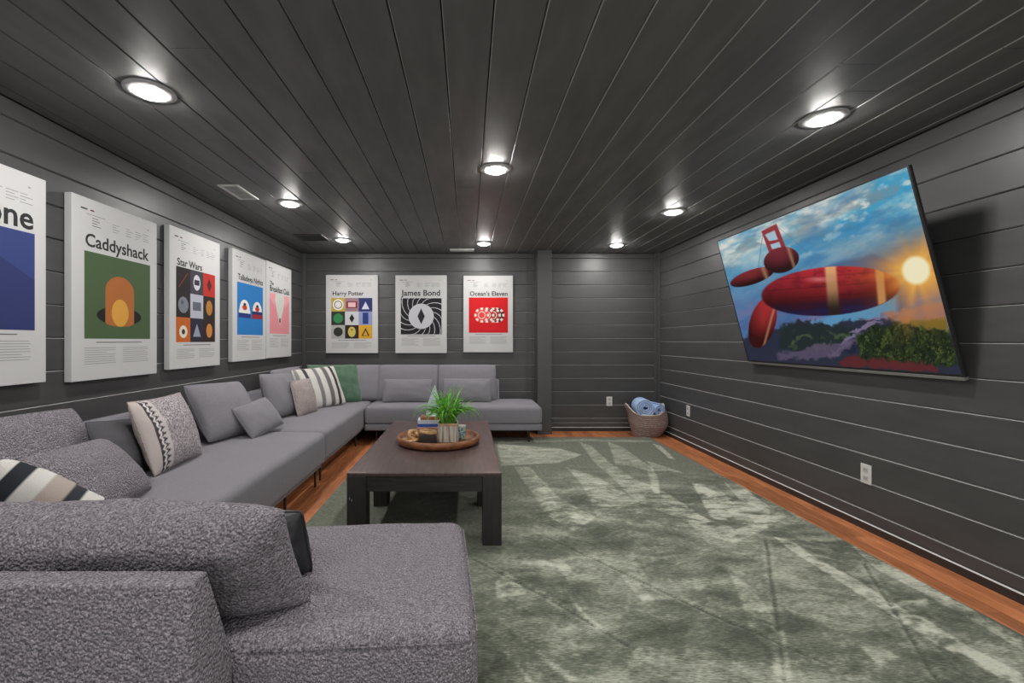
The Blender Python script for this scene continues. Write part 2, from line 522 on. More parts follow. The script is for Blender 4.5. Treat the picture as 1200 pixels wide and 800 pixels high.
def make_rug():
    st = .0105
    nx = int((RUGX1 - RUGX0) / st); ny = int((RUGY1 - RUGY0) / st)
    xs = np.linspace(RUGX0, RUGX1, nx + 1); ys = np.linspace(RUGY0, RUGY1, ny + 1)
    X, Y = np.meshgrid(xs, ys)
    P = np.zeros_like(X)
    # cheap value noise
    rs = np.random.RandomState(7)

    def vnoise(x, y, s, seed):
        rs = np.random.RandomState(seed); G = rs.rand(128, 128)
        u = x * s; v = y * s
        i = np.floor(u).astype(int); j = np.floor(v).astype(int)
        fx = u - i; fy = v - j
        fx = fx * fx * (3 - 2 * fx); fy = fy * fy * (3 - 2 * fy)
        g = lambda a, b: G[a % 128, b % 128]
        return (g(i, j) * (1 - fx) + g(i + 1, j) * fx) * (1 - fy) + (g(i, j + 1) * (1 - fx) + g(i + 1, j + 1) * fx) * fy

    def fbm_(x, y, s, seed, o=4):
        r = 0; a = .5; t = 0
        for k in range(o):
            r = r + a * vnoise(x, y, s * 2 ** k, seed + k); t += a; a *= .6
        return r / t
    wx = (fbm_(X, Y, 3, 21) - .5) * .22; wy = (fbm_(X, Y, 3, 31) - .5) * .22
    # brushed patches: stronger in the nearer half and on the right, smooth near the far wall and left of the table
    mott = np.clip((fbm_(X * .8 + wx, Y * 1.6 + wy, 3.2, 3, 5) - .44) * 5.0, -.8, 1)
    fine = fbm_(X + wx, Y * 2 + wy, 11, 9, 4) - .5
    w = np.clip((4.3 - Y) / .9, 0, 1) * np.clip((X - .1 + (3.2 - Y) * .35) / .5, .2, 1)
    w = w * np.clip(1 - np.abs(X - 1.75 - (3.2 - Y) * .05) * 0, .55, 1)
    vf = fbm_(X + wx * 2, Y * 2.4 + wy * 2, 24, 93, 3) - .5
    P = .28 + w * (.24 * mott + .50 * fine + .38 * vf) + .08 * fine

    def R1(p): return (560 + p[0] / 3.529, 500 + p[1] / 3.529)
    def R2(p): return (800 + p[0] / 3, 540 + p[1] / 3)
    def R3(p): return (540 + p[0] / 3.75, 600 + p[1] / 3.75)
    polys = [
        (R1, [(148, 165), (215, 165), (330, 290), (490, 375), (400, 430), (340, 400), (280, 360), (235, 290)], .30),
        (R1, [(365, 165), (500, 210), (620, 280), (660, 310), (560, 350), (490, 370), (440, 250)], .27),
        (R1, [(415, 60), (470, 80), (550, 150), (650, 215), (760, 260), (870, 330), (980, 400), (900, 400), (760, 350), (650, 305), (590, 240), (490, 155)], .30),
        (R1, [(535, 60), (600, 85), (720, 170), (740, 200), (755, 280), (725, 270), (700, 180), (620, 160), (570, 155)], .32),
        (R1, [(880, 225), (1060, 300), (1200, 340), (1200, 420), (975, 380), (920, 300)], .36),
        (R1, [(720, 68), (760, 80), (815, 135), (790, 130)], .5),
        (R1, [(1000, 205), (1060, 270), (1110, 255), (1200, 330), (1160, 340), (1080, 300)], .45),
        (R1, [(80, 70), (340, 90), (430, 115), (330, 150), (95, 160)], .38),
        (R1, [(80, 60), (420, 50), (720, 56), (720, 64), (420, 58), (80, 72)], .3),
        (R1, [(700, 140), (850, 190), (720, 180)], .3),
        (R2, [(320, 265), (400, 290), (480, 350), (600, 410), (720, 490), (860, 560), (1000, 650), (1200, 750), (1200, 790), (1100, 750), (900, 650), (760, 560), (640, 480), (450, 360), (360, 300)], .5),
        (R2, [(590, 290), (700, 350), (850, 430), (1000, 510), (1200, 620), (1200, 665), (1000, 550), (840, 460), (680, 380)], .4),
        (R2, [(720, 490), (860, 486), (860, 502), (740, 512)], .4),
        (R2, [(0, 200), (60, 190), (190, 240), (330, 180), (370, 190), (250, 260), (180, 290), (60, 250)], .3),
        (R2, [(170, 400), (240, 440), (300, 520), (360, 600), (380, 700), (380, 800), (330, 800), (320, 660), (240, 600), (200, 480)], .25),
        (R2, [(620, 650), (700, 655), (760, 690), (700, 725)], .3),
        (R2, [(30, 75), (120, 90), (180, 150), (100, 200)], .2),
        (R3, [(150, 310), (200, 260), (250, 300), (290, 360), (160, 375)], .33),
        (R3, [(250, 225), (440, 200), (500, 270), (640, 285), (480, 305), (420, 238)], .28),
        (R3, [(690, 270), (780, 310), (850, 380), (800, 385)], .35),
        (R3, [(460, 335), (540, 430), (640, 520), (600, 510), (500, 410)], .35),
        (R3, [(250, 540), (400, 640), (520, 730), (500, 750), (330, 620)], .35),
        (R3, [(240, 655), (330, 750), (300, 750)], .4),
    ]
    px = X + wx * .12; py = Y + wy * .12
    for fn, pts, amt in polys:
        G = [ground(*fn(p)) for p in pts]
        ins = np.zeros(X.shape, bool); d = np.full(X.shape, 9.)
        n = len(G)
        for i in range(n):
            x1, y1 = G[i]; x2, y2 = G[(i + 1) % n]
            if y1 != y2:
                c = ((y1 > py) != (y2 > py)) & (px < (x2 - x1) * (py - y1) / (y2 - y1) + x1)
                ins ^= c
            dx, dy = x2 - x1, y2 - y1
            t = np.clip(((px - x1) * dx + (py - y1) * dy) / (dx * dx + dy * dy + 1e-9), 0, 1)
            d = np.minimum(d, np.hypot(px - x1 - t * dx, py - y1 - t * dy))
        sd = np.where(ins, d, -d)
        P = P + 1.08 * amt * np.clip(sd / .012 + .5, 0, 1) * (.75 + 1.3 * fine + .9 * vf)
    Z = np.full(X.shape, RT) + .0035 * (fbm_(X, Y, 6, 50) - .5)
    for a, b in [((641, 629), (860, 731)), ((649, 704), (745, 760)), ((1013, 660), (1100, 800)), ((897, 630), (922, 800)), ((800, 703), (970, 777)), ((555, 655), (640, 700))]:
        x1, y1 = ground(*a); x2, y2 = ground(*b)
        dx, dy = x2 - x1, y2 - y1
        t = np.clip(((px - x1) * dx + (py - y1) * dy) / (dx * dx + dy * dy), 0, 1)
        dd = np.hypot(px - x1 - t * dx, py - y1 - t * dy)
        Z -= .006 * np.exp(-(dd / .008) ** 2)
        P -= .25 * np.exp(-(dd / .006) ** 2) * (.4 + 1.2 * fbm_(X, Y, 9, 77))
        P += .10 * np.exp(-((dd - .018) / .010) ** 2)
    edge = np.minimum.reduce([X - RUGX0, RUGX1 - X, Y - RUGY0, RUGY1 - Y])
    Z = np.where(edge < .001, .004, Z)
    me = bpy.data.meshes.new('rug')
    nv = X.size
    V = np.stack([X.ravel(), Y.ravel(), Z.ravel()], 1)
    idx = np.arange(nv).reshape(ny + 1, nx + 1)
    Fq = np.stack([idx[:-1, :-1], idx[:-1, 1:], idx[1:, 1:], idx[1:, :-1]], -1).reshape(-1, 4)
    # underside
    bot = [(RUGX0, RUGY0, .001), (RUGX1, RUGY0, .001), (RUGX1, RUGY1, .001), (RUGX0, RUGY1, .001)]
    faces = Fq.tolist()
    b0 = nv
    faces.append([b0 + 3, b0 + 2, b0 + 1, b0])
    faces.append([b0, b0 + 1] + idx[0, ::-1].tolist())
    faces.append([b0 + 1, b0 + 2] + idx[::-1, -1].tolist())
    faces.append([b0 + 2, b0 + 3] + idx[-1, :].tolist())
    faces.append([b0 + 3, b0] + idx[:, 0].tolist())
    me.from_pydata(V.tolist() + bot, [], faces)
    at = me.attributes.new('Pile', 'FLOAT', 'POINT')
    at.data.foreach_set('value', np.concatenate([np.clip(P.ravel(), 0, 1), [.3] * 4]).astype(np.float32))
    me.materials.append(M['rug'])
    me.polygons.foreach_set('use_smooth', [True] * len(me.polygons))
    me.validate()
    o = put(me, 'area_rug')
    tag(o, 'sage green plush area rug with pale brush marks covering the wooden floor', 'rug')


make_rug()

# ------------------------------------------------------------------ ceiling lights and vents
def light_meshes():
    bm = bmesh.new(); lathe(bm, [(.104, 0), (.104, -.003), (.098, -.006), (.070, -.010), (.062, -.010), (.062, 0)], 40, caps=False)
    bmesh.ops.recalc_face_normals(bm, faces=bm.faces[:])
    r = bpy.data.meshes.new('trim_ring'); bm.to_mesh(r); bm.free(); r.materials.append(M['lamp_ring'])
    bm = bmesh.new(); lathe(bm, [(.0615, -.006), (.060, -.013), (.045, -.020), (.02, -.0235), (.004, -.024)], 40)
    d = bpy.data.meshes.new('diffuser'); bm.to_mesh(d); bm.free(); d.materials.append(M['diffuser'])
    for m in (r, d): m.polygons.foreach_set('use_smooth', [True] * len(m.polygons))
    return r, d


ringm, diffm = light_meshes()
LT = [(-1.44, 2.05, 'large lit round downlight nearest the camera in the left row'),
      (-1.46, 3.72, 'lit round downlight beside the left ceiling grille, middle of the left row'),
      (-1.40, 5.07, 'small lit round downlight at the far end of the left row'),
      (.185, 2.98, 'lit round downlight in the middle of the ceiling above the coffee table'),
      (.19, 5.25, 'small lit round downlight in the middle of the ceiling near the back wall'),
      (1.81, 2.30, 'large lit round downlight above the television, nearest of the right row'),
      (1.80, 3.96, 'lit round downlight beyond the television, middle of the right row'),
      (1.76, 5.34, 'small lit round downlight in front of the alcove, far end of the right row'),
      (-1.44, .30, 'unseen round downlight added as fill above the near sofa'),  # this and the next two are out of view, added for fill
      (.185, .75, 'unseen round downlight added as fill in the ceiling centre'),
      (1.80, .55, 'unseen round downlight added as fill near the right wall')]
for x, y, lb in LT:
    t = thing('ceiling_light', lb, 'ceiling light', (x, y, ZC), 0, 'recessed ceiling downlights')
    put(ringm, 'trim_ring', t); put(diffm, 'diffuser', t)


def vent(x, y, w, d, m, label, n=7, side=False):
    t = thing('ceiling_vent', label, 'vent', (x, y, ZC))
    bm = bmesh.new()
    fw = .022
    for a in ((-w / 2, w / 2, -d / 2, -d / 2 + fw), (-w / 2, w / 2, d / 2 - fw, d / 2), (-w / 2, -w / 2 + fw, -d / 2 + fw, d / 2 - fw), (w / 2 - fw, w / 2, -d / 2 + fw, d / 2 - fw)):
        box(bm, a[0], a[1], a[2], a[3], -.008, 0)
    finish(bm, 'frame', m, t)
    bx('backing', -w / 2 + fw, w / 2 - fw, -d / 2 + fw, d / 2 - fw, -.002, 0, 'slot', t)
    for i in range(n):
        yy = -d / 2 + fw + (d - 2 * fw) * (i + .5) / n
        bx('slat', -w / 2 + fw, w / 2 - fw, -.004, .004, -.005, -.0005, m, t, loc=(0, yy, 0), rot=(.5, 0, 0))


vent(-1.74, 3.44, .15, .33, 'white_plastic', 'white rectangular ceiling grille near the left wall', 12)
vent(-1.70, 4.95, .30, .30, 'vent_dark', 'dark square ceiling grille near the far left corner')
vent(-.07, 5.64, .30, .12, 'white_plastic', 'small white ceiling grille close to the back wall', 5)

# ------------------------------------------------------------------ outlets
def outlet(loc, rz, label):
    t = thing('wall_outlet', label, 'outlet', loc, rz)
    bx('cover_plate', -.037, .037, -.006, 0, -.06, .06, 'white_plastic', t, bevel=.002)
    for s in (-1, 1):
        so = bx('socket', -.017, .017, -.0085, -.006, s * .026 - .015, s * .026 + .015, 'lamp_ring', t, bevel=.001)
        for q in (-1, 1):
            bx('slot', q * .007 - .0012, q * .007 + .0012, -.0092, -.0085, s * .026 - .005, s * .026 + .005, 'slot', so)


outlet((1.835, YB, .385), 0, 'white double power outlet on the back alcove wall')
outlet((XR, 5.06, .385), -PI / 2, 'white double power outlet on the right wall beside the basket')
outlet((XR, 2.80, .345), -PI / 2, 'white double power outlet on the right wall below the television')

# ------------------------------------------------------------------ posters
class Flat:
    """layered coloured polygons on a plane; x right, y down from the sheet's top left, in metres"""
    def __init__(s): s.v = []; s.f = []; s.c = []; s.n = 0
    def poly(s, pts, col, layer=None):
        s.n += 1
        z = (layer if layer is not None else s.n) * .00012
        b = len(s.v)
        s.v += [(x, -.0004 - z, -y) for x, y in pts]
        s.f.append(list(range(b, b + len(pts)))); s.c += [(*rgb(*col), 1)] * len(pts)
    def rect(s, x0, y0, x1, y1, col, layer=None): s.poly([(x0, y0), (x0, y1), (x1, y1), (x1, y0)], col, layer)
    def disc(s, cx, cy, r, col, ry=None, n=28, layer=None, a0=0, a1=2 * PI):
        ry = ry or r
        s.poly([(cx + r * math.cos(a0 + (a1 - a0) * i / n), cy - ry * math.sin(a0 + (a1 - a0) * i / n)) for i in range(n if a1 - a0 > 6 else n + 1)], col, layer)
    def build(s, name, parent, loc):
        me = bpy.data.meshes.new(name); me.from_pydata(s.v, [], s.f)
        a = me.color_attributes.new('Col', 'FLOAT_COLOR', 'POINT')
        a.data.foreach_set('color', np.array(s.c, np.float32).ravel())
        me.materials.append(M['print'])
        return put(me, name, parent, loc)


def lettering(txt, x, y, width, parent, name='title_lettering', bold=.0, maxh=None):
    """flat text, left end x, baseline y down from top"""
    cu = bpy.data.curves.new(name, 'FONT'); cu.body = txt; cu.size = .1; cu.extrude = .0002
    cu.offset = bold; cu.fill_mode = 'BOTH'; cu.resolution_u = 3
    tmp = bpy.data.objects.new('tmp', cu); C.objects.link(tmp)
    dg = bpy.context.evaluated_depsgraph_get()
    me = bpy.data.meshes.new_from_object(tmp.evaluated_get(dg))
    bpy.data.objects.remove(tmp)
    xs = [v.co.x for v in me.vertices]
    k = width / (max(xs) - min(xs)); x0 = min(xs)
    for v in me.vertices:
        v.co = Vector(((v.co.x - x0) * k, -v.co.z - .0009, v.co.y * k))
    me.materials.clear(); me.materials.append(M['ink'])
    return put(me, name, parent, (x, -.04, -y))


def poster(label, loc, rz, w, h, title, draw, tx, pic, two=None, tb=.262):
    """loc = left top corner on the wall; local x right, -y out of the wall"""
    off = .004
    loc = (loc[0] + off * math.sin(rz), loc[1] - off * math.cos(rz), loc[2])
    t = thing('canvas_poster', label, 'poster', loc, rz)
    bx('canvas', 0, w, -.04, 0, -h, 0, 'canvas', t, bevel=.0025)
    f = Flat()
    g = (95, 95, 95); lg = (150, 150, 150)
    # tiny header print
    f.rect(.085 * w, .058 * h, .15 * w, .066 * h, (50, 50, 50), 1)
    f.rect(.18 * w, .058 * h, .22 * w, .066 * h, (90, 40, 40), 1)
    f.rect(.86 * w, .06 * h, .88 * w, .068 * h, lg, 1)
    f.rect(.14 * w, .085 * h, .34 * w, .0875 * h, g, 1)
    rr = random.Random(int(loc[1] * 100 + loc[0] * 37))
    for cxx in (.2, .42, .58, .7, .8):
        for j in range(4):
            f.rect(cxx * w, (.1 + j * .014) * h, (cxx + rr.uniform(.04, .1)) * w, (.104 + j * .014) * h, lg if cxx > .3 else g, 1)
    x0, y0, x1, y1 = pic[0] * w, pic[1] * h, pic[2] * w, pic[3] * h
    draw(f, x0, y0, x1, y1)
    f.n = 1
    f.rect(w * .24, y1 + .018 * h, w * .78, y1 + .023 * h, g, 1)
    yb = y1 + .05 * h
    j = 0
    while yb < h * .93 and j < 8:
        for a, b in ((.12, .46), (.54, .88)):
            f.rect(a * w, yb, (b - rr.uniform(0, .14 if j % 3 == 2 else .02)) * w, yb + .0035 * h, lg, 1)
        yb += .0125 * h; j += 1
    f.build('printed_artwork', t, (0, -.04, 0))
    if two:
        lettering(two[0], tx[0] * w, (tb - .065) * h, two[1] * w, t, bold=.001)
    lettering(title, tx[0] * w, tb * h, (tx[1] - tx[0]) * w, t, bold=.0018)
    return t


def grid(cols, shapes):
    def d(f, x0, y0, x1, y1):
        cw, ch = (x1 - x0) / 3, (y1 - y0) / 3
        for i, c in enumerate(cols):
            a, b = x0 + (i % 3) * cw, y0 + (i // 3) * ch
            f.rect(a, b, a + cw, b + ch, c, 1)
            f.n = 2
            for (k, fx, fy, sz, cc) in shapes[i]:
                X, Y, S = a + fx * cw, b + fy * ch, sz * min(cw, ch)
                if k == 'o': f.disc(X, Y, S, cc)
                elif k == 'r': f.rect(X - S, Y - S, X + S, Y + S, cc)
                elif k == 'w': f.rect(X - S, Y - S * .62, X + S, Y + S * .62, cc)
                elif k == 't': f.rect(X - S * .5, Y - S, X + S * .5, Y + S, cc)
                elif k == 'v': f.poly([(X, Y - S), (X - S, Y + S), (X + S, Y + S)], cc)
                elif k == 'd': f.poly([(X, Y - S), (X - S * .6, Y), (X, Y + S), (X + S * .6, Y)], cc)
                elif k == 'e': f.disc(X, Y, S * .75, cc, S)
                elif k == '/': f.poly([(X - S, Y + S), (X - S + .004, Y + S + .004), (X + S, Y - S), (X + S - .004, Y - S - .004)][::-1], cc)
    return d


def art_blue(f, x0, y0, x1, y1):
    f.rect(x0, y0, x1, y1, (52, 66, 120), 1)
    w, h = x1 - x0, y1 - y0
    f.poly([(x0, y1), (x1, y1), (x1, y0 + .48 * h), (x0 + .55 * w, y0 + .2 * h), (x0, y0 + .6 * h)], (44, 54, 104), 2)


def art_green(f, x0, y0, x1, y1):
    f.rect(x0, y0, x1, y1, (72, 94, 62), 1)
    w, h = x1 - x0, y1 - y0
    f.disc(x0 + .5 * w, y0 + .72 * h, .34 * w, (22, 24, 24), .115 * h, layer=2)
    f.poly([(x0 + .28 * w, y0 + .80 * h)] + [(x0 + .5 * w + .22 * w * math.cos(PI - PI * i / 16), y0 + .42 * h - .19 * h * math.sin(PI * i / 16)) for i in range(17)][0:17] + [(x0 + .72 * w, y0 + .80 * h)] +
           [(x0 + .5 * w + .22 * w * math.cos(PI * i / 10), y0 + .80 * h + .05 * h * math.sin(PI * i / 10)) for i in range(1, 10)], (172, 104, 52), 3)
    f.disc(x0 + .5 * w, y0 + .68 * h, .13 * w, (214, 158, 66), .17 * h, layer=4)


def art_caps(f, x0, y0, x1, y1):
    f.rect(x0, y0, x1, y1, (38, 120, 190), 1)
    w, h = x1 - x0, y1 - y0
    for cx, c, b in ((.27, (30, 50, 120), (190, 60, 50)), (.76, (150, 40, 50), (190, 60, 50))):
        f.disc(x0 + cx * w, y0 + .52 * h, .19 * w, (228, 226, 220), .20 * h, a0=0, a1=PI, layer=2)
        f.rect(x0 + (cx - .21) * w, y0 + .52 * h, x0 + (cx + .21) * w, y0 + .58 * h, (228, 226, 220) if cx < .5 else (34, 44, 96), 2)
        f.rect(x0 + (cx - .22) * w, y0 + .58 * h, x0 + (cx + .22) * w, y0 + .67 * h, c, 2)
        f.disc(x0 + cx * w, y0 + .47 * h, .09 * w, b, .05 * h, layer=4)
        f.disc(x0 + cx * w, y0 + .41 * h, .05 * w, (40, 40, 60), .03 * h, layer=5)


def art_pink(f, x0, y0, x1, y1):
    f.rect(x0, y0, x1, y1, (214, 138, 146), 1)
    w, h = x1 - x0, y1 - y0
    f.poly([(x0 + .18 * w, y0), (x0 + .5 * w, y0 + .8 * h), (x0 + .82 * w, y0)], (198, 200, 194), 2)
    f.poly([(x0, y0), (x0 + .3 * w, y0), (x0 + .22 * w, y0 + .3 * h), (x0, y0 + .12 * h)], (226, 156, 162), 3)
    f.poly([(x1, y0), (x1, y0 + .12 * h), (x1 - .22 * w, y0 + .3 * h), (x1 - .3 * w, y0)], (226, 156, 162), 3)
    f.disc(x0 + .5 * w, y0 + .66 * h, .035 * w, (30, 30, 30), .07 * h, layer=4)


def art_rays(f, x0, y0, x1, y1):
    f.rect(x0, y0, x1, y1, (34, 34, 38), 1)
    w, h = x1 - x0, y1 - y0
    cx, cy = x0 + .5 * w, y0 + .5 * h
    R = .485 * w
    for i in range(16):
        a = 2 * PI * i / 16
        def q(r, t):
            return (min(max(cx + r * math.cos(t), x0), x1), min(max(cy + r * math.sin(t), y0), y1))
        for k in range(5):
            r0, r1 = w * (.3 + k * .075), w * (.3 + (k + 1) * .075)
            t0, t1 = a + k * .16, a + (k + 1) * .16
            wd = .045
            f.poly([q(r0, t0), q(r1, t1), q(r1, t1 + wd), q(r0, t0 + wd)], (200, 200, 204), 2)
    f.disc(cx, cy, .31 * w, (196, 196, 202), layer=5)
    f.disc(cx, cy, .09 * w, (40, 40, 44), .22 * h, layer=6, n=4)


def art_chips(f, x0, y0, x1, y1):
    f.rect(x0, y0, x1, y1, (205, 24, 30), 1)
    w, h = x1 - x0, y1 - y0
    cy = y0 + .5 * h
    for k, (cx, c) in enumerate(((.72, (60, 52, 56)), (.62, (150, 45, 48)), (.46, (175, 52, 50)), (.33, (228, 70, 66)))):
        X = x0 + cx * w; L = 3 + k * 4
        f.disc(X, cy, .19 * w, c, layer=L)
        for i in range(8):
            a = 2 * PI * i / 8
            r0, r1 = .135 * w, .192 * w
            f.poly([(X + r0 * math.cos(a - .2), cy - r0 * math.sin(a - .2)), (X + r1 * math.cos(a - .2), cy - r1 * math.sin(a - .2)),
                    (X + r1 * math.cos(a + .2), cy - r1 * math.sin(a + .2)), (X + r0 * math.cos(a + .2), cy - r0 * math.sin(a + .2))], (226, 214, 206), L + 1)
        f.disc(X, cy, .10 * w, (226, 190, 184), layer=L + 2)
        f.disc(X, cy, .075 * w, c, layer=L + 3)


WL = XL
RZL = PI / 2           # local x -> +Y, local -y -> +X
poster('white canvas poster with a dark blue picture at the left edge of the photo', (WL, 1.588, 1.963), RZL, .655, .998, 'Alone', art_blue, (.34, .90), (.10, .28, .91, .745))
poster('white canvas poster with a green picture of a brown dome in a dark hole', (WL, 2.388, 1.955), RZL, .655, 1.005, 'Caddyshack', art_green, (.13, .88), (.12, .29, .90, .77))
sw = [(38, 32, 34), (62, 58, 68), (176, 44, 36), (38, 34, 36), (176, 178, 190), (38, 34, 32), (190, 98, 36), (40, 38, 56), (48, 32, 30)]
sws = [[('/', .5, .5, .33, (140, 50, 46))], [('e', .5, .5, .36, (200, 202, 210)), ('w', .5, .5, .2, (50, 50, 60))], [('d', .5, .5, .34, (80, 26, 26))],
       [('o', .5, .5, .36, (120, 124, 134)), ('o', .42, .4, .1, (90, 94, 104))], [('w', .5, .5, .32, (96, 100, 112))], [('e', .5, .5, .36, (172, 116, 52))],
       [('o', .5, .58, .28, (222, 214, 200)), ('o', .5, .58, .12, (60, 50, 46))], [('v', .5, .5, .3, (150, 156, 172))], [('e', .5, .5, .34, (196, 128, 66))]]
poster('white canvas poster with nine dark and orange tiles on the left wall', (WL, 3.172, 1.985), RZL, .645, 1.02, 'Star Wars', grid(sw, sws), (.13, .60), (.11, .272, .885, .81))
poster('white canvas poster with a bright blue picture of two caps', (WL, 4.023, 1.998), RZL, .662, 1.018, 'Talladega Nights', art_caps, (.14, .90), (.12, .285, .90, .76))
poster('white canvas poster with a pink picture and a pale V, next to the corner', (WL, 4.695, 2.005), RZL, .669, 1.02, 'Breakfast Club', art_pink, (.13, .90), (.12, .32, .90, .745), two=('The', .14), tb=.30)
hp = [(186, 160, 66), (150, 120, 128), (44, 52, 104), (44, 48, 44), (196, 196, 200), (140, 150, 190), (172, 172, 166), (48, 34, 36), (208, 160, 50)]
hps = [[('o', .5, .5, .4, (232, 230, 222)), ('o', .5, .5, .3, (60, 60, 60)), ('o', .5, .5, .24, (226, 222, 214))], [('w', .5, .5, .4, (120, 24, 40)), ('w', .5, .5, .28, (222, 180, 184))], [('v', .5, .55, .28, (206, 208, 222))],
       [('o', .5, .5, .36, (54, 132, 80))], [('d', .5, .5, .32, (30, 30, 34))], [('t', .5, .5, .42, (38, 60, 120))],
       [('o', .5, .5, .34, (46, 52, 44))], [('e', .5, .5, .38, (198, 182, 90)), ('o', .5, .35, .06, (60, 50, 40))], [('v', .5, .5, .3, (52, 44, 30)), ('v', .5, .58, .18, (208, 160, 50))]]
poster('white canvas poster with nine colourful tiles on the back wall', (-1.823, YB, 2.015), 0, .668, 1.005, 'Harry Potter', grid(hp, hps), (.13, .73), (.105, .295, .895, .815))
poster('white canvas poster with a black and white swirl around a pale disc', (-.929, YB, 2.010), 0, .66, 1.0, 'James Bond', art_rays, (.11, .87), (.105, .295, .90, .76))
poster('white canvas poster with a red picture of overlapping round chips', (-.055, YB, 2.005), 0, .638, .985, "Ocean's Eleven", art_chips, (.13, .89), (.11, .285, .90, .745))

# ------------------------------------------------------------------ television
def tv():
    bl = Vector((2.43, 3.91, .985)); up = Vector((2.155 - 2.43, 0, 1.045)); Hh = up.length; up.normalize()
    u = Vector((0, -1, 0)); W = 1.70
    n = up.cross(u)        # local y
    t = thing('television', 'large flat television tilted down on the right wall, showing a bright sky picture', 'television')
    R = Matrix((u, n, up)).transposed().to_4x4()
    t.matrix_world = Matrix.Translation(bl) @ R
    # local: x width, z up, y = n ; find which side faces the room
    s = -1 if n.x > 0 else 1
    def yb(a, b):
        a, b = a * s, b * s
        return min(a, b), max(a, b)
    # depth a=0 front (room side) negative inward
    y0, y1 = yb(-.018, 0)
    bx('housing', 0, W, y0, y1, 0, Hh, 'tv_black', t, bevel=.004)
    y0, y1 = yb(-.045, -.018)
    bx('back_cover', .25, W - .25, y0, y1, .03, .40, 'tv_black', t, bevel=.01)
    y0, y1 = yb(-.02, .004)
    bx('bottom_strip', 0, W, y0, y1, -.012, .006, 'tv_silver', t, bevel=.002)
    bm = bmesh.new()
    y0, y1 = yb(0, .003)
    for a in ((0, .009, .006, Hh), (W - .009, W, .006, Hh), (.009, W - .009, Hh - .009, Hh), (.009, W - .009, .006, .018)):
        box(bm, a[0], a[1], y0, y1, a[2], a[3])
    finish(bm, 'bezel', 'tv_black', t)
    # screen: fine grid, colours computed
    nu, nv = 420, 264
    us = np.linspace(0, 1, nu + 1); vs = np.linspace(0, 1, nv + 1)
    U, V = np.meshgrid(us, vs)          # V up
    # homography uv(down) -> reference crop coordinates, so the layout can be laid out in one frame
    src = [(0, 1), (1, 1), (1, 0), (0, 0)]
    dst = [(35, 312), (690, 22), (885, 790), (140, 718)]
    A = []; B = []
    for (x, y), (X, Y) in zip(src, dst):
        A += [[x, y, 1, 0, 0, 0, -X * x, -X * y], [0, 0, 0, x, y, 1, -Y * x, -Y * y]]; B += [X, Y]
    h = np.linalg.solve(np.array(A, float), np.array(B, float))
    Wd = h[6] * U + h[7] * V + 1
    X = (h[0] * U + h[1] * V + h[2]) / Wd; Y = (h[3] * U + h[4] * V + h[5]) / Wd

    def vn(x, y, seed):
        G = np.random.RandomState(seed).rand(256, 256)
        i = np.floor(x).astype(int); j = np.floor(y).astype(int); fx = x - i; fy = y - j
        fx = fx * fx * (3 - 2 * fx); fy = fy * fy * (3 - 2 * fy)
        g = lambda a, b: G[a % 256, b % 256]
        return (g(i, j) * (1 - fx) + g(i + 1, j) * fx) * (1 - fy) + (g(i, j + 1) * (1 - fx) + g(i + 1, j + 1) * fx) * fy

    def fb_(x, y, seed, o=5):
        r = 0; a = .5; t = 0
        for k in range(o):
            r = r + a * vn(x * 2 ** k, y * 2 ** k, seed + k); t += a; a *= .55
        return r / t
    img = np.zeros(X.shape + (3,))
    def col(c): return np.array(c, float)
    def mix(mask, c):
        nonlocal img
        m = np.clip(mask, 0, 1)[..., None]
        img = img * (1 - m) + (c if isinstance(c, np.ndarray) and c.ndim == 3 else col(c)) * m
    def inpoly(pts, soft=3.):
        ins = np.zeros(X.shape, bool); d = np.full(X.shape, 1e9)
        for i in range(len(pts)):
            x1, y1 = pts[i]; x2, y2 = pts[(i + 1) % len(pts)]
            if y1 != y2:
                ins ^= ((y1 > Y) != (y2 > Y)) & (X < (x2 - x1) * (Y - y1) / (y2 - y1) + x1)
            dx, dy = x2 - x1, y2 - y1
            tt = np.clip(((X - x1) * dx + (Y - y1) * dy) / (dx * dx + dy * dy + 1e-9), 0, 1)
            d = np.minimum(d, np.hypot(X - x1 - tt * dx, Y - y1 - tt * dy))
        return np.clip(np.where(ins, d, -d) / soft + .5, 0, 1)
    def ell(cx, cy, rx, ry, ang=0, soft=.06):
        c, s_ = math.cos(ang), math.sin(ang)
        a = ((X - cx) * c + (Y - cy) * s_) / rx; b = (-(X - cx) * s_ + (Y - cy) * c) / ry
        r = np.hypot(a, b)
        return np.clip((1 - r) / soft, 0, 1), a, b, r
    # sky along the picture's own slope
    q = (X * -.35 + Y)
    top = col((70, 165, 205)); low = col((82, 98, 148))
    k = np.clip((Y + (X - 60) * .28 - 330) / 330, 0, 1)[..., None]
    img = top * (1 - k) + low * k
    c1 = (X * .92 - Y * .4) / 170; c2 = (X * .4 + Y * .92) / 70
    cl = fb_(c1, c2, 5)
    band = np.exp(-((Y + X * .34 - 345) / 105) ** 2)
    mix(np.clip((cl - .42) * 3.6, 0, 1) * (.25 + .85 * band), (222, 224, 214))
    mix(np.clip((fb_(c1 * 1.6 + 9, c2 * 1.6, 25) - .46) * 5, 0, 1) * band * .8, (128, 146, 156))
    mix(np.clip((fb_(c1 * 3 + 3, c2 * 2.6, 29) - .55) * 7, 0, 1) * band * .8, (236, 236, 226))
    mix(np.clip((fb_(c1 * 1.3 + 30, c2 * 2.2, 35) - .5) * 4, 0, 1) * .55, (58, 120, 170))
    mix(np.clip((fb_(c1 * 2, c2 * 2, 15) - .52) * 4, 0, 1) * np.clip((X - 500) / 200, 0, 1) * np.clip((200 - Y) / 150, 0, 1) * .7, (60, 165, 210))
    mix(np.clip((fb_(X / 120, Y / 60, 33) - .5) * 4, 0, 1) * np.clip((Y - 420) / 90, 0, 1), (112, 118, 160))
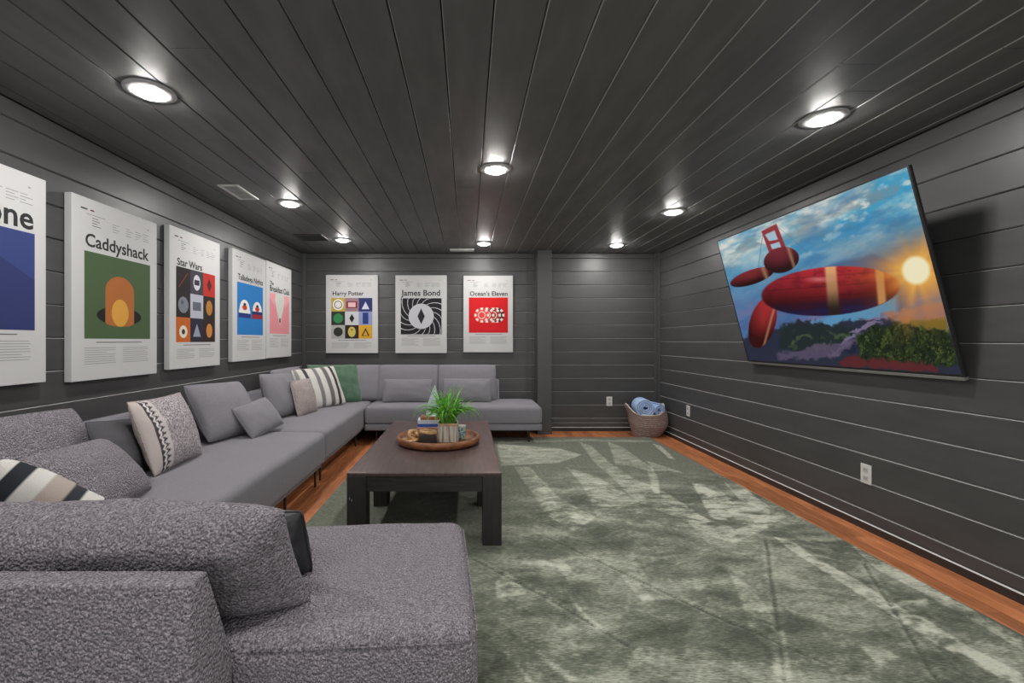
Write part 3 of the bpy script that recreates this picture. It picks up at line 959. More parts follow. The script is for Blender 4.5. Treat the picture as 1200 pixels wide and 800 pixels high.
    # far hills
    mix(inpoly([(400, 395), (470, 370), (520, 360), (560, 345), (620, 370), (680, 400), (700, 560), (380, 560)], 14) * .8, (70, 96, 140))
    mix(inpoly([(330, 600), (480, 540), (650, 500), (650, 620), (330, 640)], 20), (92, 150, 190))
    # bridge tower
    m_red = inpoly([(178, 272), (228, 244), (262, 330), (204, 345)], 3)
    mix(m_red, (150, 52, 58))
    mix(inpoly([(190, 284), (222, 268), (234, 300), (204, 306)], 3), (170, 200, 215))
    mix(inpoly([(208, 318), (238, 308), (246, 330), (214, 334)], 3), (170, 200, 215))
    for a, b in (((182, 280), (168, 400)), ((232, 256), (330, 340))):
        mix(inpoly([a, (a[0] + 2, a[1]), (b[0] + 2, b[1]), b], 2) * .6, (80, 90, 120))
    # ground: dark trees, road, planting
    X0_, Y0_ = X, Y
    X = X + 16 * (fb_(X0_ / 18, Y0_ / 18, 101) - .5); Y = Y + 34 * (fb_(X0_ / 16, Y0_ / 16, 111) - .5)
    mix(inpoly([(120, 640), (240, 610), (300, 580), (420, 600), (520, 580), (640, 600), (900, 640), (920, 820), (100, 820)], 10), (44, 48, 66))
    mix(inpoly([(240, 600), (330, 590), (430, 600), (520, 620), (560, 650), (330, 690), (240, 680)], 14) * .9, (36, 46, 46))
    mix(np.clip((fb_(X / 26, Y / 20, 41) - .52) * 6, 0, 1) * inpoly([(240, 620), (520, 620), (480, 680), (240, 700)], 10), (70, 84, 60))
    for i in range(4):
        o_ = i * 38
        mix(inpoly([(400 + o_, 706 - i * 40), (590 + i * 18, 596 - i * 14), (606 + i * 18, 600 - i * 14), (430 + o_, 712 - i * 40)], 3), (120, 112, 140))
        mix(inpoly([(430 + o_, 700 - i * 36), (600 + i * 16, 604 - i * 12), (640 + i * 8, 606 - i * 12), (500 + o_, 700 - i * 36)], 4) * .8, (34, 36, 60))
    mix(inpoly([(230, 700), (420, 664), (520, 655), (420, 720), (240, 715)], 8) * .8, (96, 84, 108))
    mix(inpoly([(440, 730), (520, 700), (780, 740), (800, 780), (440, 745)], 6), (92, 40, 44))
    bush = inpoly([(500, 640), (560, 612), (660, 596), (760, 610), (840, 624), (870, 760), (520, 720)], 12)
    mix(bush, (30, 44, 28))
    mix(bush * np.clip((fb_(X / 20, Y / 26, 61) - .46) * 4, 0, 1) * .75, (72, 88, 44))
    mix(bush * np.clip((fb_(X / 7, Y / 10, 71) - .5) * 6, 0, 1) * .8, (16, 24, 18))
    mix(bush * np.clip((fb_(X / 6, Y / 7, 75) - .62) * 8, 0, 1) * .6, (120, 128, 60))
    mix(inpoly([(650, 575), (830, 575), (835, 625), (760, 615), (660, 600)], 10), (120, 104, 44))
    mix(inpoly([(600, 560), (830, 520), (832, 580), (640, 600)], 16) * .8, (170, 120, 100))
    X, Y = X0_, Y0_
    # plain red and gold airship as a stand-in subject
    for (cx, cy, rx, ry, an, c) in ((150, 432, 78, 26, -.35, (122, 40, 44)), (185, 590, 44, 92, .25, (160, 46, 48)), (246, 372, 62, 46, -.3, (112, 38, 48))):
        m, a, b, r = ell(cx, cy, rx, ry, an)
        sh = np.clip(1.15 - .55 * (b + .4) - .35 * r, .35, 1.5)[..., None]
        mix(m, np.clip(col(c) * sh, 0, 255))
        mix(m * np.clip(1 - np.abs(a - .55) / .16, 0, 1) * .8, (176, 140, 104))
    m, a, b, r = ell(420, 480, 245, 88, -.08, .04)
    sh = np.clip(1.25 - .75 * (b + .35) - .3 * r, .25, 1.6)[..., None]
    mix(m, np.clip(col((134, 32, 40)) * sh, 0, 255))
    mix(m * np.clip((b - .25) / .5, 0, 1) * .75, (34, 36, 84))
    mix(m * np.clip((fb_(X / 30, Y / 16, 91) - .5) * 5, 0, 1) * .35, (70, 18, 28))
    for w0 in (-.62, -.2, .2, .6):
        mix(m * np.clip(1 - np.abs(b - w0) / .03, 0, 1) * .5, (60, 16, 24))
    mix(m * np.clip((a - .62) / .04, 0, 1) * np.clip((.78 - a) / .04, 0, 1), (186, 144, 96))
    mix(m * np.clip((a + .1) / .04, 0, 1) * np.clip((.1 - a) / .04, 0, 1) * .85, np.clip(col((176, 140, 96)) * sh, 0, 255))
    mix(np.clip(1 - np.hypot((X - 375) / 60, (Y - 440) / 14), 0, 1) * .7, (240, 150, 150))
    # burst of light
    d = np.hypot(X - 720, Y - 405)
    ang = np.arctan2(Y - 405, X - 720)
    ray = .75 + .5 * vn(ang * 4 + 40, d * 0 + 3, 81)
    mix(np.exp(-(d / (135 * ray)) ** 2) * .95, (226, 124, 48))
    mix(np.exp(-(d / (80 * ray)) ** 2), (255, 206, 96))
    mix(np.clip((58 - d) / 14, 0, 1), (255, 246, 205))
    lin = img / 255.
    lin = np.where(lin <= .04045, lin / 12.92, ((lin + .055) / 1.055) ** 2.4)
    yy = s * .0012
    mrg = .009
    P = np.stack([mrg + U * (W - 2 * mrg), np.full(U.shape, yy), .018 + V * (Hh - .027)], -1).reshape(-1, 3)
    idx = np.arange(P.shape[0]).reshape(nv + 1, nu + 1)
    Fq = np.stack([idx[:-1, :-1], idx[:-1, 1:], idx[1:, 1:], idx[1:, :-1]], -1).reshape(-1, 4)
    if s > 0: Fq = Fq[:, ::-1]
    me = bpy.data.meshes.new('screen'); me.from_pydata(P.tolist(), [], Fq.tolist())
    at = me.color_attributes.new('Col', 'FLOAT_COLOR', 'POINT')
    rgba = np.concatenate([lin.reshape(-1, 3), np.ones((P.shape[0], 1))], 1).astype(np.float32)
    at.data.foreach_set('color', rgba.ravel())
    me.materials.append(M['screen'])
    put(me, 'screen', t)
    # wall bracket (in world space under the tv)
    b = bmesh.new(); box(b, 2.425, XR - .003, 2.80, 3.32, 1.24, 1.40); 
    o = finish(b, 'wall_bracket', 'tv_black', t)
    o.matrix_parent_inverse = t.matrix_world.inverted()


tv()

# ------------------------------------------------------------------ sofa
def cushion_block(x0, x1, y0, y1, z0, z1, r=.045, crown=.012, wob=.004, seed=0):
    """upholstered box with rounded edges and a slightly crowned top, finely meshed"""
    bm = bmesh.new()
    nx = max(6, int((x1 - x0) / .045)); ny = max(6, int((y1 - y0) / .045)); nz = 6
    def coord(n, a, b):
        # denser at the ends
        t = np.linspace(0, 1, n + 1)
        L = b - a
        e = min(r / L, .3)
        inner = list(np.linspace(a + r, b - r, max(2, n - 5)))
        return [a, a + r * .12, a + r * .45] + inner + [b - r * .45, b - r * .12, b]
    xs, ys, zs = coord(nx, x0, x1), coord(ny, y0, y1), coord(nz, z0, z1)
    def P(x, y, z):
        p = Vector((x, y, z))
        c = Vector((min(max(x, x0 + r), x1 - r), min(max(y, y0 + r), y1 - r), min(max(z, z0 + r), z1 - r)))
        d = p - c
        if d.length > 1e-6:
            # project on rounded box (keep the vector's max-norm as the radius)
            m = max(abs(d.x), abs(d.y), abs(d.z))
            p = c + d.normalized() * m
        u = (x - x0) / (x1 - x0) * 2 - 1; v = (y - y0) / (y1 - y0) * 2 - 1; w = (z - z0) / (z1 - z0)
        p.z += crown * (1 - u ** 4) * (1 - v ** 4) * w
        if w > 0:
            p.z += wob * mnoise.noise(Vector((x * 4 + seed, y * 4, 0))) * w
            if abs(v) > .9: p.y += wob * mnoise.noise(Vector((x * 5, seed, z * 6)))
            if abs(u) > .9: p.x += wob * mnoise.noise(Vector((seed, y * 5, z * 6)))
        return p
    cache = {}
    def V(i, j, k):
        key = (i, j, k)
        if key not in cache: cache[key] = bm.verts.new(P(xs[i], ys[j], zs[k]))
        return cache[key]
    I, J, K = len(xs) - 1, len(ys) - 1, len(zs) - 1
    for i in range(I):
        for j in range(J):
            bm.faces.new((V(i, j, K), V(i + 1, j, K), V(i + 1, j + 1, K), V(i, j + 1, K)))
            bm.faces.new((V(i, j, 0), V(i, j + 1, 0), V(i + 1, j + 1, 0), V(i + 1, j, 0)))
    for i in range(I):
        for k in range(K):
            bm.faces.new((V(i, 0, k), V(i + 1, 0, k), V(i + 1, 0, k + 1), V(i, 0, k + 1)))
            bm.faces.new((V(i, J, k), V(i, J, k + 1), V(i + 1, J, k + 1), V(i + 1, J, k)))
    for j in range(J):
        for k in range(K):
            bm.faces.new((V(0, j, k), V(0, j, k + 1), V(0, j + 1, k + 1), V(0, j + 1, k)))
            bm.faces.new((V(I, j, k), V(I, j + 1, k), V(I, j + 1, k + 1), V(I, j, k + 1)))
    return bm


def legs(t, pts, h=.16, r=.009):
    for x, y in pts:
        bm = bmesh.new(); lathe(bm, [(r, 0), (r, h - .012), (.028, h - .012), (.028, h)], 12)
        finish(bm, 'leg', 'black_metal', t, loc=(x, y, 0))


def rope_line(t, pts, name='seam_piping', closed=False, r=.0035, m='fabric'):
    bm = bmesh.new(); tube(bm, pts, r, 6, closed); return finish(bm, name, m, t, True)


def sofa(label, x0, x1, y0, y1, back=None, legpts=(), fab='fabric_smooth', rug=False, r=.045, top=.428, split=.222, bot=.158, loc=(0, 0, 0), rz=0):
    t = thing('sofa_section', label, 'sofa', loc, rz, 'sections of the grey sofa')
    finish(cushion_block(x0, x1, y0, y1, split, top, r, seed=x0 * 7 + y0), 'seat', fab, t, True)
    q = .004 if split > .19 else .03
    finish(cushion_block(x0 + q, x1 - q, y0 + q, y1 - q, bot, split + .004, .012 if q < .01 else .004, 0, .001), 'base', fab, t, True)
    for (a, pts, b0, b1) in (back or []):
        bm = bmesh.new(); prism(bm, pts, a, b0, b1)
        bmesh.ops.bevel(bm, geom=bm.edges[:], offset=.018, segments=3, profile=.5, affect='EDGES')
        o = finish(bm, 'backrest', fab, t, True)
    legs(t, legpts, bot - loc[2])
    return t


# along the back wall
sofa('grey sofa section along the back wall under the posters', -1.165, .842, 5.08, 5.79,
     back=[('x', [(5.80, .20), (5.80, .68), (5.75, .68), (5.66, .40), (5.66, .20)], -1.1, .40)],
     legpts=[(-1.04, 5.16), (.70, 5.16), (.74, 5.70), (-.15, 5.16), (-1.04, 5.7)])
# left wall, far corner
sofa('grey sofa section filling the far left corner', -2.09, -1.172, 3.71, 5.79, split=.172, bot=.150,
     back=[('y', [(-2.10, .20), (-2.10, .68), (-2.04, .68), (-1.93, .40), (-1.93, .20)], 3.74, 5.74),
           ('x', [(5.80, .20), (5.80, .68), (5.75, .68), (5.66, .40), (5.66, .20)], -1.90, -1.2)],
     legpts=[(-1.24, 3.80), (-1.24, 5.0), (-2.0, 3.80), (-2.0, 5.7)])
# left wall, middle
sofa('long grey sofa section along the left wall under the posters', -2.09, -1.155, 1.90, 3.695, split=.172, bot=.150,
     back=[('y', [(-2.10, .20), (-2.10, .68), (-2.04, .68), (-1.93, .40), (-1.93, .20)], 1.92, 3.68)],
     legpts=[(-1.22, 3.62), (-1.22, 2.80), (-1.22, 3.02), (-2.0, 3.6), (-2.0, 2.0), (-1.22, 2.0)])
# near corner (mostly out of frame)
sofa('grey sofa corner section at the near left, behind the big backrest cushion', -2.09, -1.16, .98, 1.89, fab='fabric',
     back=[('y', [(-2.10, .20), (-2.10, .68), (-2.04, .68), (-1.93, .40), (-1.93, .20)], 1.0, 1.86),
           ('x', [(.90, .16), (.90, .67), (.945, .67), (1.09, .40), (1.09, .16)], -2.08, -1.145)],
     legpts=[(-1.24, 1.8), (-2.0, 1.8), (-2.0, 1.1), (-1.24, 1.1)])
# foreground chaise
ns = sofa('nearest grey bouclé sofa section with its low backrest towards the camera', -1.165, 0, 0, .735, fab='fabric', r=.05,
          back=None, legpts=[(-.09, .09), (-.09, .65), (-1.05, .09), (-1.05, .65)], loc=(.03, 1.143, .014), rz=math.radians(3.8), bot=.14, split=.20, top=.418)
ns['label'] = 'nearest grey nubbly sofa section with its low backrest towards the camera'
bm = bmesh.new()
prism(bm, [(.935, .15), (.925, .668), (.985, .670), (1.088, .42), (1.10, .15)], 'x', -1.14, -.566)
bmesh.ops.bevel(bm, geom=bm.edges[:], offset=.006, segments=3, profile=.5, affect='EDGES')
o = finish(bm, 'backrest', 'fabric', ns, True)
bpy.context.view_layer.update()
o.matrix_parent_inverse = ns.matrix_world.inverted()
# piping round the chaise top
pp = []
x0, x1, y0, y1 = -.57, -.012, .012, .722
zz = .393
rope_line(ns, [(x0, y0 - .010, zz), (x1 - .04, y0 - .010, zz), (x1 - .006, y0 + .004, zz), (x1 + .010, y0 + .04, zz), (x1 + .010, y1 - .04, zz), (x1 - .006, y1 - .004, zz)], r=.0028)

# ------------------------------------------------------------------ pillows
def pillow_mesh(w, h, t, seed=0, n=26, pinch=.045, colf=None, puff=.55, crease=.006, mat_name='fabric_smooth', cr=.035):
    bm = bmesh.new()
    rn = random.Random(seed)
    cols = {}
    def shape(u, v, side):
        e = (1 - abs(u) ** 2.4) * (1 - abs(v) ** 2.4)
        th = max(e, 0) ** puff * t / 2
        x = u * w / 2 * (1 - pinch * (1 - v * v) * abs(u) ** 2)
        z = v * h / 2 * (1 - pinch * 1.3 * (1 - u * u) * abs(v) ** 2)
        rad = max(abs(u), abs(v))
        cq = 1 - cr * (u * u * v * v) ** 2
        x *= cq; z *= cq
        th += crease * mnoise.noise(Vector((u * 2.4 + seed, v * 2.4, side * 3))) * min(1, e * 3)
        # puckers near the seam
        th += crease * .55 * mnoise.noise(Vector((u * 9 + seed, v * 9, side * 5 + 2))) * (rad ** 3) * min(1, e * 6)
        return Vector((x, side * th, z))
    V = {}
    for side in (-1, 1):
        for i in range(n + 1):
            for j in range(n + 1):
                u = math.sin((i / n - .5) * PI) * .55 + (i / n * 2 - 1) * .45
                v = math.sin((j / n - .5) * PI) * .55 + (j / n * 2 - 1) * .45
                edge = i in (0, n) or j in (0, n)
                if edge and side == 1:
                    V[(1, i, j)] = V[(-1, i, j)]; continue
                q = bm.verts.new(shape(u, v, side)); V[(side, i, j)] = q
                if colf: cols[q] = colf(u, v, side, q.co)
    for side in (-1, 1):
        for i in range(n):
            for j in range(n):
                f = [V[(side, i, j)], V[(side, i + 1, j)], V[(side, i + 1, j + 1)], V[(side, i, j + 1)]]
                bm.faces.new(f if side == -1 else f[::-1])
    cl = [cols[v] for v in bm.verts] if colf else None
    me = bpy.data.meshes.new('pillow'); bm.to_mesh(me); bm.free()
    if cl:
        a = me.color_attributes.new('Col', 'FLOAT_COLOR', 'POINT')
        a.data.foreach_set('color', np.array([(*rgb(*c), 1) for c in cl], np.float32).ravel())
    me.materials.append(M[mat_name])
    me.polygons.foreach_set('use_smooth', [True] * len(me.polygons))
    return me


def pillow(label, pose, t, seed=0, name='throw_pillow', cat='pillow', grow=1.05, piping=True, **k):
    if name == 'throw_pillow': k.setdefault('cr', .055)
    x, y, z, yaw, tilt, roll, w, h = pose
    w *= grow; h *= grow
    mname = k.get('mat_name', 'fabric_smooth')
    me = pillow_mesh(w, h, t, seed, **k)
    R = Matrix.Rotation(yaw, 4, 'Z') @ Matrix.Rotation(-tilt, 4, 'X') @ Matrix.Rotation(roll, 4, 'Y')
    e = thing(name, label, cat)
    e.matrix_world = Matrix.Translation((x, y, z)) @ R
    put(me, 'cover', e)
    if piping:
        p = k.get('pinch', .045)
        pts = []
        for q in range(4):
            for s in range(12):
                a = -1 + 2 * s / 12
                u, v = [(a, -1), (1, a), (-a, 1), (-1, -a)][q]
                cq = 1 - k.get('cr', .035) * (u * u * v * v) ** 2
                pts.append((cq * u * w / 2 * (1 - p * (1 - v * v) * u * u), 0, cq * v * h / 2 * (1 - p * 1.3 * (1 - u * u) * v * v)))
        bm = bmesh.new(); tube(bm, pts, .0035 if piping is True else piping, 6, True)
        finish(bm, 'seam_piping', mname if mname != 'attr_cloth' else 'beige', e, True)
    return e


HP = PI / 2
# large seat-back cushions
def backc(label, pose, t=.15, seed=1, **k):
    k.setdefault('mat_name', 'fabric_smooth')
    return pillow(label, pose, t, seed, name='back_cushion', cat='cushion', puff=.36, pinch=.015, crease=.006, **k)


backc('large grey back cushion against the left wall at the left edge of the photo', (-1.90, 1.83, .645, HP + .03, .42, .03, .88, .42), .16, 1, mat_name='fabric')
backc('large grey back cushion behind the patterned pillow, low and dark in the gap', (-1.95, 2.62, .60, HP, .3, 0, .62, .30), .12, 2)
backc('grey back cushion against the left wall in the far corner', (-1.93, 4.95, .655, HP, .3, 0, .75, .43), .14, 3)
backc('grey back cushion in the far corner beside the green pillow', (-1.465, 5.585, .652, .03, .29, -.01, .73, .43), .14, 4)
backc('wide grey back cushion behind the lumbar pillow left of the plant', (-.735, 5.60, .652, 0, .28, 0, .725, .435), .15, 5)
backc('wide grey back cushion at the right end of the back wall sofa', (-.012, 5.60, .652, 0, .28, 0, .70, .435), .15, 6)

# throw pillows
pillow('grey rectangular pillow slumped in front of the large left cushion', (-1.60, 1.930, .585, 1.902, .713, .1, .64, .34), .17, 11, mat_name='fabric', puff=.5)
pillow('dark grey flat pillow half hidden left of the patterned pillow', (-1.82, 2.37, .61, 1.85, .368, .139, .44, .30), .09, 12, mat_name='fabric_dark')


def boho(u, v, side, co):
    n = mnoise.noise(Vector((u * 26, v * 34, 1))) + .9 * mnoise.noise(Vector((u * 75, v * 75, 4)))
    if u < -.80: return (196, 186, 182)
    if u < -.50:
        z = abs(((v * 6.5 + .25) % 1) - .5) * 2       # saw teeth of wool
        w1 = abs(u + .74 - .05 * z)
        if w1 < .022: return (225, 220, 220)
        if u < -.70 + .14 * z: return (78, 72, 78)
        return (200, 193, 193)
    b = 158 + 85 * n
    b = min(max(b, 70), 225)
    return (b + 3, b - 4, b)


pillow('cream and charcoal woven square pillow with a zigzag border', (-1.762, 2.662, .640, 1.635, .344, .007, .475, .405), .17, 13, mat_name='attr_cloth', colf=boho, n=90, cr=.01)
pillow('large grey square pillow behind the small one, middle of the left wall sofa', (-1.86, 3.47, .645, 1.435, .50, .041, .60, .44), .19, 14, puff=.5)
pillow('small grey rectangular pillow leaning on the large grey square one', (-1.655, 3.593, .565, 1.342, .62, -.122, .42, .27), .13, 15)
pillow('grey square pillow behind the small beige one', (-1.80, 4.364, .65, 1.40, .319, .039, .50, .42), .17, 16, puff=.5)
pillow('small beige textured pillow with tufted trim', (-1.635, 4.525, .606, 1.358, .25, -.016, .34, .34), .11, 17, mat_name='beige', piping=.007)


def stripes(u, v, side, co):
    s = (u + 1) / 2
    n = 8 * mnoise.noise(Vector((u * 40, v * 40, 2)))
    for a, b, c in ((.20, .27, (74, 72, 74)), (.40, .50, (128, 124, 124)), (.62, .70, (112, 108, 108)), (.80, .88, (66, 64, 66)), (.03, .10, (150, 146, 144))):
        if a < s < b: return tuple(x + n for x in c)
    return (206 + n, 203 + n, 198 + n)


pillow('cream pillow with grey and black vertical stripes in the far corner', (-1.64, 5.00, .655, .95, .45, -.039, .56, .46), .15, 18, mat_name='attr_cloth', colf=stripes, n=64)
pillow('green velvet pillow behind the striped pillow in the corner', (-1.57, 5.36, .66, .62, .40, .019, .60, .47), .15, 19, mat_name='green', crease=.014)
pillow('grey lumbar pillow left of the plant, in front of a back cushion', (-.715, 5.40, .572, .024, .28, 0, .58, .275), .12, 20)
pillow('grey lumbar pillow right of the plant, in front of a back cushion', (-.012, 5.42, .575, -.017, .28, 0, .575, .28), .12, 21)


# near pillows
def wide_stripes(u, v, side, co):
    s = (u + 1) / 2
    for a, b, c in ((.12, .26, (52, 54, 60)), (.38, .56, (176, 164, 156)), (.56, .66, (60, 62, 68)), (.80, .92, (56, 58, 64))):
        if a < s < b: return c
    return (212, 210, 206)


pillow('white and charcoal wide striped pillow, its top showing above the near cushion', (-1.46, 1.52, .56, .15, -.45, .75, .38, .38), .20, 22, piping=False, mat_name='attr_cloth', colf=wide_stripes, n=64, puff=.45)
pillow('large grey nubbly backrest cushion in the foreground', (-.965, 1.175, .598, .006, -.50, -.01, 1.03, .35), .21, 23, piping=False, cr=0, name='back_cushion', cat='cushion', mat_name='fabric', puff=.40, pinch=.03, n=48, crease=.012, grow=1.02)
pillow('black leatherette pillow peeking out behind the near grey cushion', (-.685, 1.425, .530, -.12, -.15, -.10, .38, .20), .17, 24, mat_name='dark_leather', crease=.012)

# ------------------------------------------------------------------ coffee table
TZ = .423
t = thing('coffee_table', 'large rectangular dark brown wooden coffee table on the rug', 'table', (-.245, 3.38, RT))
zt = TZ - RT
hw, hl = .437, .83
bx('tabletop', -hw + .0, hw, -hl, hl, zt - .018, zt, 'table', t, bevel=.003)
# corner inlays of end grain
for sx in (-1, 1):
    for sy in (-1, 1):
        bx('corner_block', sx * hw - (.105 if sx > 0 else 0), sx * hw + (0 if sx > 0 else .105), sy * hl - (.028 if sy > 0 else 0), sy * hl + (0 if sy > 0 else .028), zt - .0005, zt + .0008, 'inlay', t)
for sx in (-1, 1):
    for sy in (-1, 1):
        a = sx * hw; b = sy * hl
        bx('leg', min(a, a - sx * .108), max(a, a - sx * .108), min(b, b - sy * .108), max(b, b - sy * .108), 0, zt - .018, 'table_dark', t, bevel=.003)
    a = sx * (hw - .025)
    bx('middle_leg', min(a, a - sx * .1), max(a, a - sx * .1), -.23, -.13, 0, zt - .018, 'table_dark', t, bevel=.003)
for sy in (-1, 1):
    b = sy * (hl - .012)
    bx('apron', -hw + .108, hw - .108, min(b, b - sy * .025), max(b, b - sy * .025), zt - .108, zt - .018, 'table_apron', t, bevel=.001)
for sx in (-1, 1):
    a = sx * (hw - .012)
    bx('side_apron', min(a, a - sx * .025), max(a, a - sx * .025), -hl + .108, hl - .108, zt - .108, zt - .018, 'table_apron', t, bevel=.001)
for dz in (-.14, -.15):
    bx('bolt', -hw + .014, -hw + .019, -hl - .002, -hl + .002, zt + dz - .01 - (.0), zt + dz + .004, 'tv_silver', t, loc=(.012 if dz < -.145 else 0, 0, 0))

# tray
tray = thing('wooden_tray', 'round wooden tray with raised rim on the coffee table', 'tray', (-.215, 3.33, TZ + .0015))
bm = bmesh.new()
lathe(bm, [(.002, 0), (.27, 0), (.297, .008), (.305, .03), (.300, .052), (.290, .055), (.283, .050), (.278, .018), (.26, .012), (.002, .012)], 64)
finish(bm, 'bowl', 'tray', tray, True)
# planter with grass
pt = thing('potted_grass', 'bright green bushy grass plant in a ribbed pale planter', 'plant', (-.142, 3.33, TZ + .0145))
bm = bmesh.new()
PWd, PH = .072, .135
pts = []
n = 60
for i in range(n):
    a = 2 * PI * i / n
    # rounded square with ribs
    c, s = math.cos(a), math.sin(a)
    r = PWd / (abs(c) ** 6 + abs(s) ** 6) ** (1 / 6)
    r *= 1 + (.035 if i % 2 else 0)
    pts.append((r * c, r * s))
A = [bm.verts.new((x, y, 0)) for x, y in pts]; B = [bm.verts.new((x, y, PH)) for x, y in pts]
D = [bm.verts.new((x * .88, y * .88, PH)) for x, y in pts]; E_ = [bm.verts.new((x * .88, y * .88, PH - .02)) for x, y in pts]
for P_, Q_ in ((A, B), (B, D), (D, E_)):
    for i in range(n): bm.faces.new((P_[i], P_[(i + 1) % n], Q_[(i + 1) % n], Q_[i]))
bm.faces.new(A[::-1])
bmesh.ops.recalc_face_normals(bm, faces=bm.faces[:])
finish(bm, 'pot', 'planter', pt)
bx('rim_band', -.066, .066, -.0765, -.0745, PH - .016, PH - .002, 'chain', pt)
bx('soil', -.062, .062, -.062, .062, PH - .03, PH - .012, 'soil', pt)
rg = random.Random(8)


def blade(i):
    L = rg.uniform(.19, .33); az = rg.uniform(0, 2 * PI); lean = rg.uniform(.15, 1.15)
    if i > 150: L = rg.uniform(.26, .34); lean = rg.uniform(.9, 1.15); az = rg.choice([rg.uniform(-.5, .3), rg.uniform(PI - .3, PI + .5)])
    wd = rg.uniform(.0065, .0115)
    bm = bmesh.new()
    ns_ = 9
    p = Vector((rg.uniform(-.045, .045), rg.uniform(-.045, .045), PH - .015))
    ang = PI / 2 - lean * .35
    d = Vector((math.cos(az), math.sin(az), 0)); sd = Vector((-math.sin(az), math.cos(az), 0))
    rows = []
    for k in range(ns_ + 1):
        f = k / ns_
        wk = wd * (1 - f ** 2.2) * (.6 + 1.2 * f * (1 - f) * 2) + .0003
        up = d * -math.sin(ang) + Vector((0, 0, math.cos(ang)))
        rows.append([bm.verts.new(p + sd * wk + up * wk * .35), bm.verts.new(p), bm.verts.new(p - sd * wk + up * wk * .35)])
        p = p + (d * math.cos(ang) + Vector((0, 0, math.sin(ang)))) * (L / ns_)
        ang -= lean * .32 * (.5 + f)
    for a, b in zip(rows, rows[1:]):
        bm.faces.new((a[0], a[1], b[1], b[0])); bm.faces.new((a[1], a[2], b[2], b[1]))
    r = bmesh.ops.solidify(bm, geom=bm.faces[:], thickness=.0006)
    finish(bm, 'blade', 'grass' if i % 9 else 'grass_pale', pt, True)


for i in range(175): blade(i)

# books and decor
def book(loc, rz, w, d, h, cover, pages, label, group=None):
    t = thing('book', label, 'book', loc, rz, group)
    cm = mat('book_cover', cover, .5, col2=tuple(x * .85 for x in cover), nscale=30)
    bm = bmesh.new()
    box(bm, -w / 2, w / 2, -d / 2, d / 2, 0, .0025); box(bm, -w / 2, w / 2, -d / 2, d / 2, h - .0025, h)
    box(bm, -w / 2, w / 2, -d / 2, -d / 2 + .003, .0025, h - .0025)
    finish(bm, 'cover', cm, t)
    pm = mat('book_pages', pages, .9)
    bx('pages', -w / 2 + .003, w / 2 - .003, -d / 2 + .003, d / 2 - .004, .0026, h - .0026, pm, t)
    return t


z = TZ + .001
for (h, cv, w, d, lb, dx) in ((.030, rgb(214, 170, 178), .215, .16, 'pale pink book at the bottom of the stack behind the tray', 0),
                         (.024, rgb(52, 92, 170), .215, .16, 'blue book in the middle of the stack behind the tray', .004),
                         (.030, rgb(200, 205, 215), .205, .155, 'white book near the top of the stack behind the tray', .0),
                         (.024, rgb(150, 92, 72), .18, .14, 'brown book on top of the stack behind the tray', .01)):
    book((-.315 + dx, 3.83, z), .04, w, d, h, cv, (.75, .73, .7), lb, 'stack of books behind the tray'); z += h + .0008
# leaf ornament on the stack
bm = bmesh.new()
nl = 12
rows = []
for k in range(nl + 1):
    f = k / nl
    wk = .060 * (1 - f) ** .8 * (1 + .25 * math.sin(PI * f)) + .002
    rows.append([bm.verts.new((-wk + .012 * f, .02 * f + .012, .26 * f)), bm.verts.new((-wk * .5 + .012 * f, .02 * f + (.004 if k % 2 else .01), .26 * f)), bm.verts.new((.012 * f, .02 * f, .26 * f)), bm.verts.new((wk * .5 + .012 * f, .02 * f + (.004 if k % 2 else .01), .26 * f)), bm.verts.new((wk + .012 * f, .02 * f + .012, .26 * f))])
for a, b in zip(rows, rows[1:]):
    for q in range(4): bm.faces.new((a[q], a[q + 1], b[q + 1], b[q]))
bmesh.ops.solidify(bm, geom=bm.faces[:], thickness=.004)
M['leaf_orn'] = mat('pale_ceramic', rgb(232, 242, 242), .4, col2=rgb(196, 220, 222), nscale=30)
lt = thing('leaf_ornament', 'pale blue white pointed leaf ornament standing on the book stack', 'ornament', (-.292, 3.80, z), -.1)
finish(bm, 'leaf', 'leaf_orn', lt, False)
bx('foot', -.03, .03, -.012, .034, 0, .006, 'leaf_orn', lt)

zz = TZ + .0145
for k, (h, w) in enumerate(((.026, .135), (.022, .125))):
    book((-.29, 3.285, zz), .05 + .06 * k, w, .105, h, (.018, .017, .017) if k == 0 else (.03, .022, .02), (.25, .2, .16), ['black book at the bottom of the pair in the tray', 'dark brown book on top of the black one in the tray'][k], 'dark books in the tray')
    zz += h + .0006


def link_pts(a, b, n=22):
    return [(a * math.cos(2 * PI * i / n), b * math.sin(2 * PI * i / n), 0) for i in range(n)]


CHS = 1.05
ch = thing('wooden_chain', 'pale carved wooden chain links lying in the tray beside the dark books', 'ornament', (-.385, 3.27, TZ + .0145))
for (x, y, z_, rx, ry, rz, a, b) in ((-.035, -.03, .014, 0, 0, .7, .055, .036), (.0, .005, .040, 1.1, .2, 1.0, .055, .034), (.045, .03, .028, .3, -.3, .3, .06, .036), (-.01, .07, .034, .9, .1, 2.2, .055, .035), (.095, .015, .062, .08, .10, .1, .055, .03)):
    bm = bmesh.new(); tube(bm, link_pts(a * CHS, b * CHS), .012, 8, True)
    finish(bm, 'chain_link', 'chain', ch, True, loc=(x * CHS, y, z_ * 1.1 + .002), rot=(rx, ry, rz))
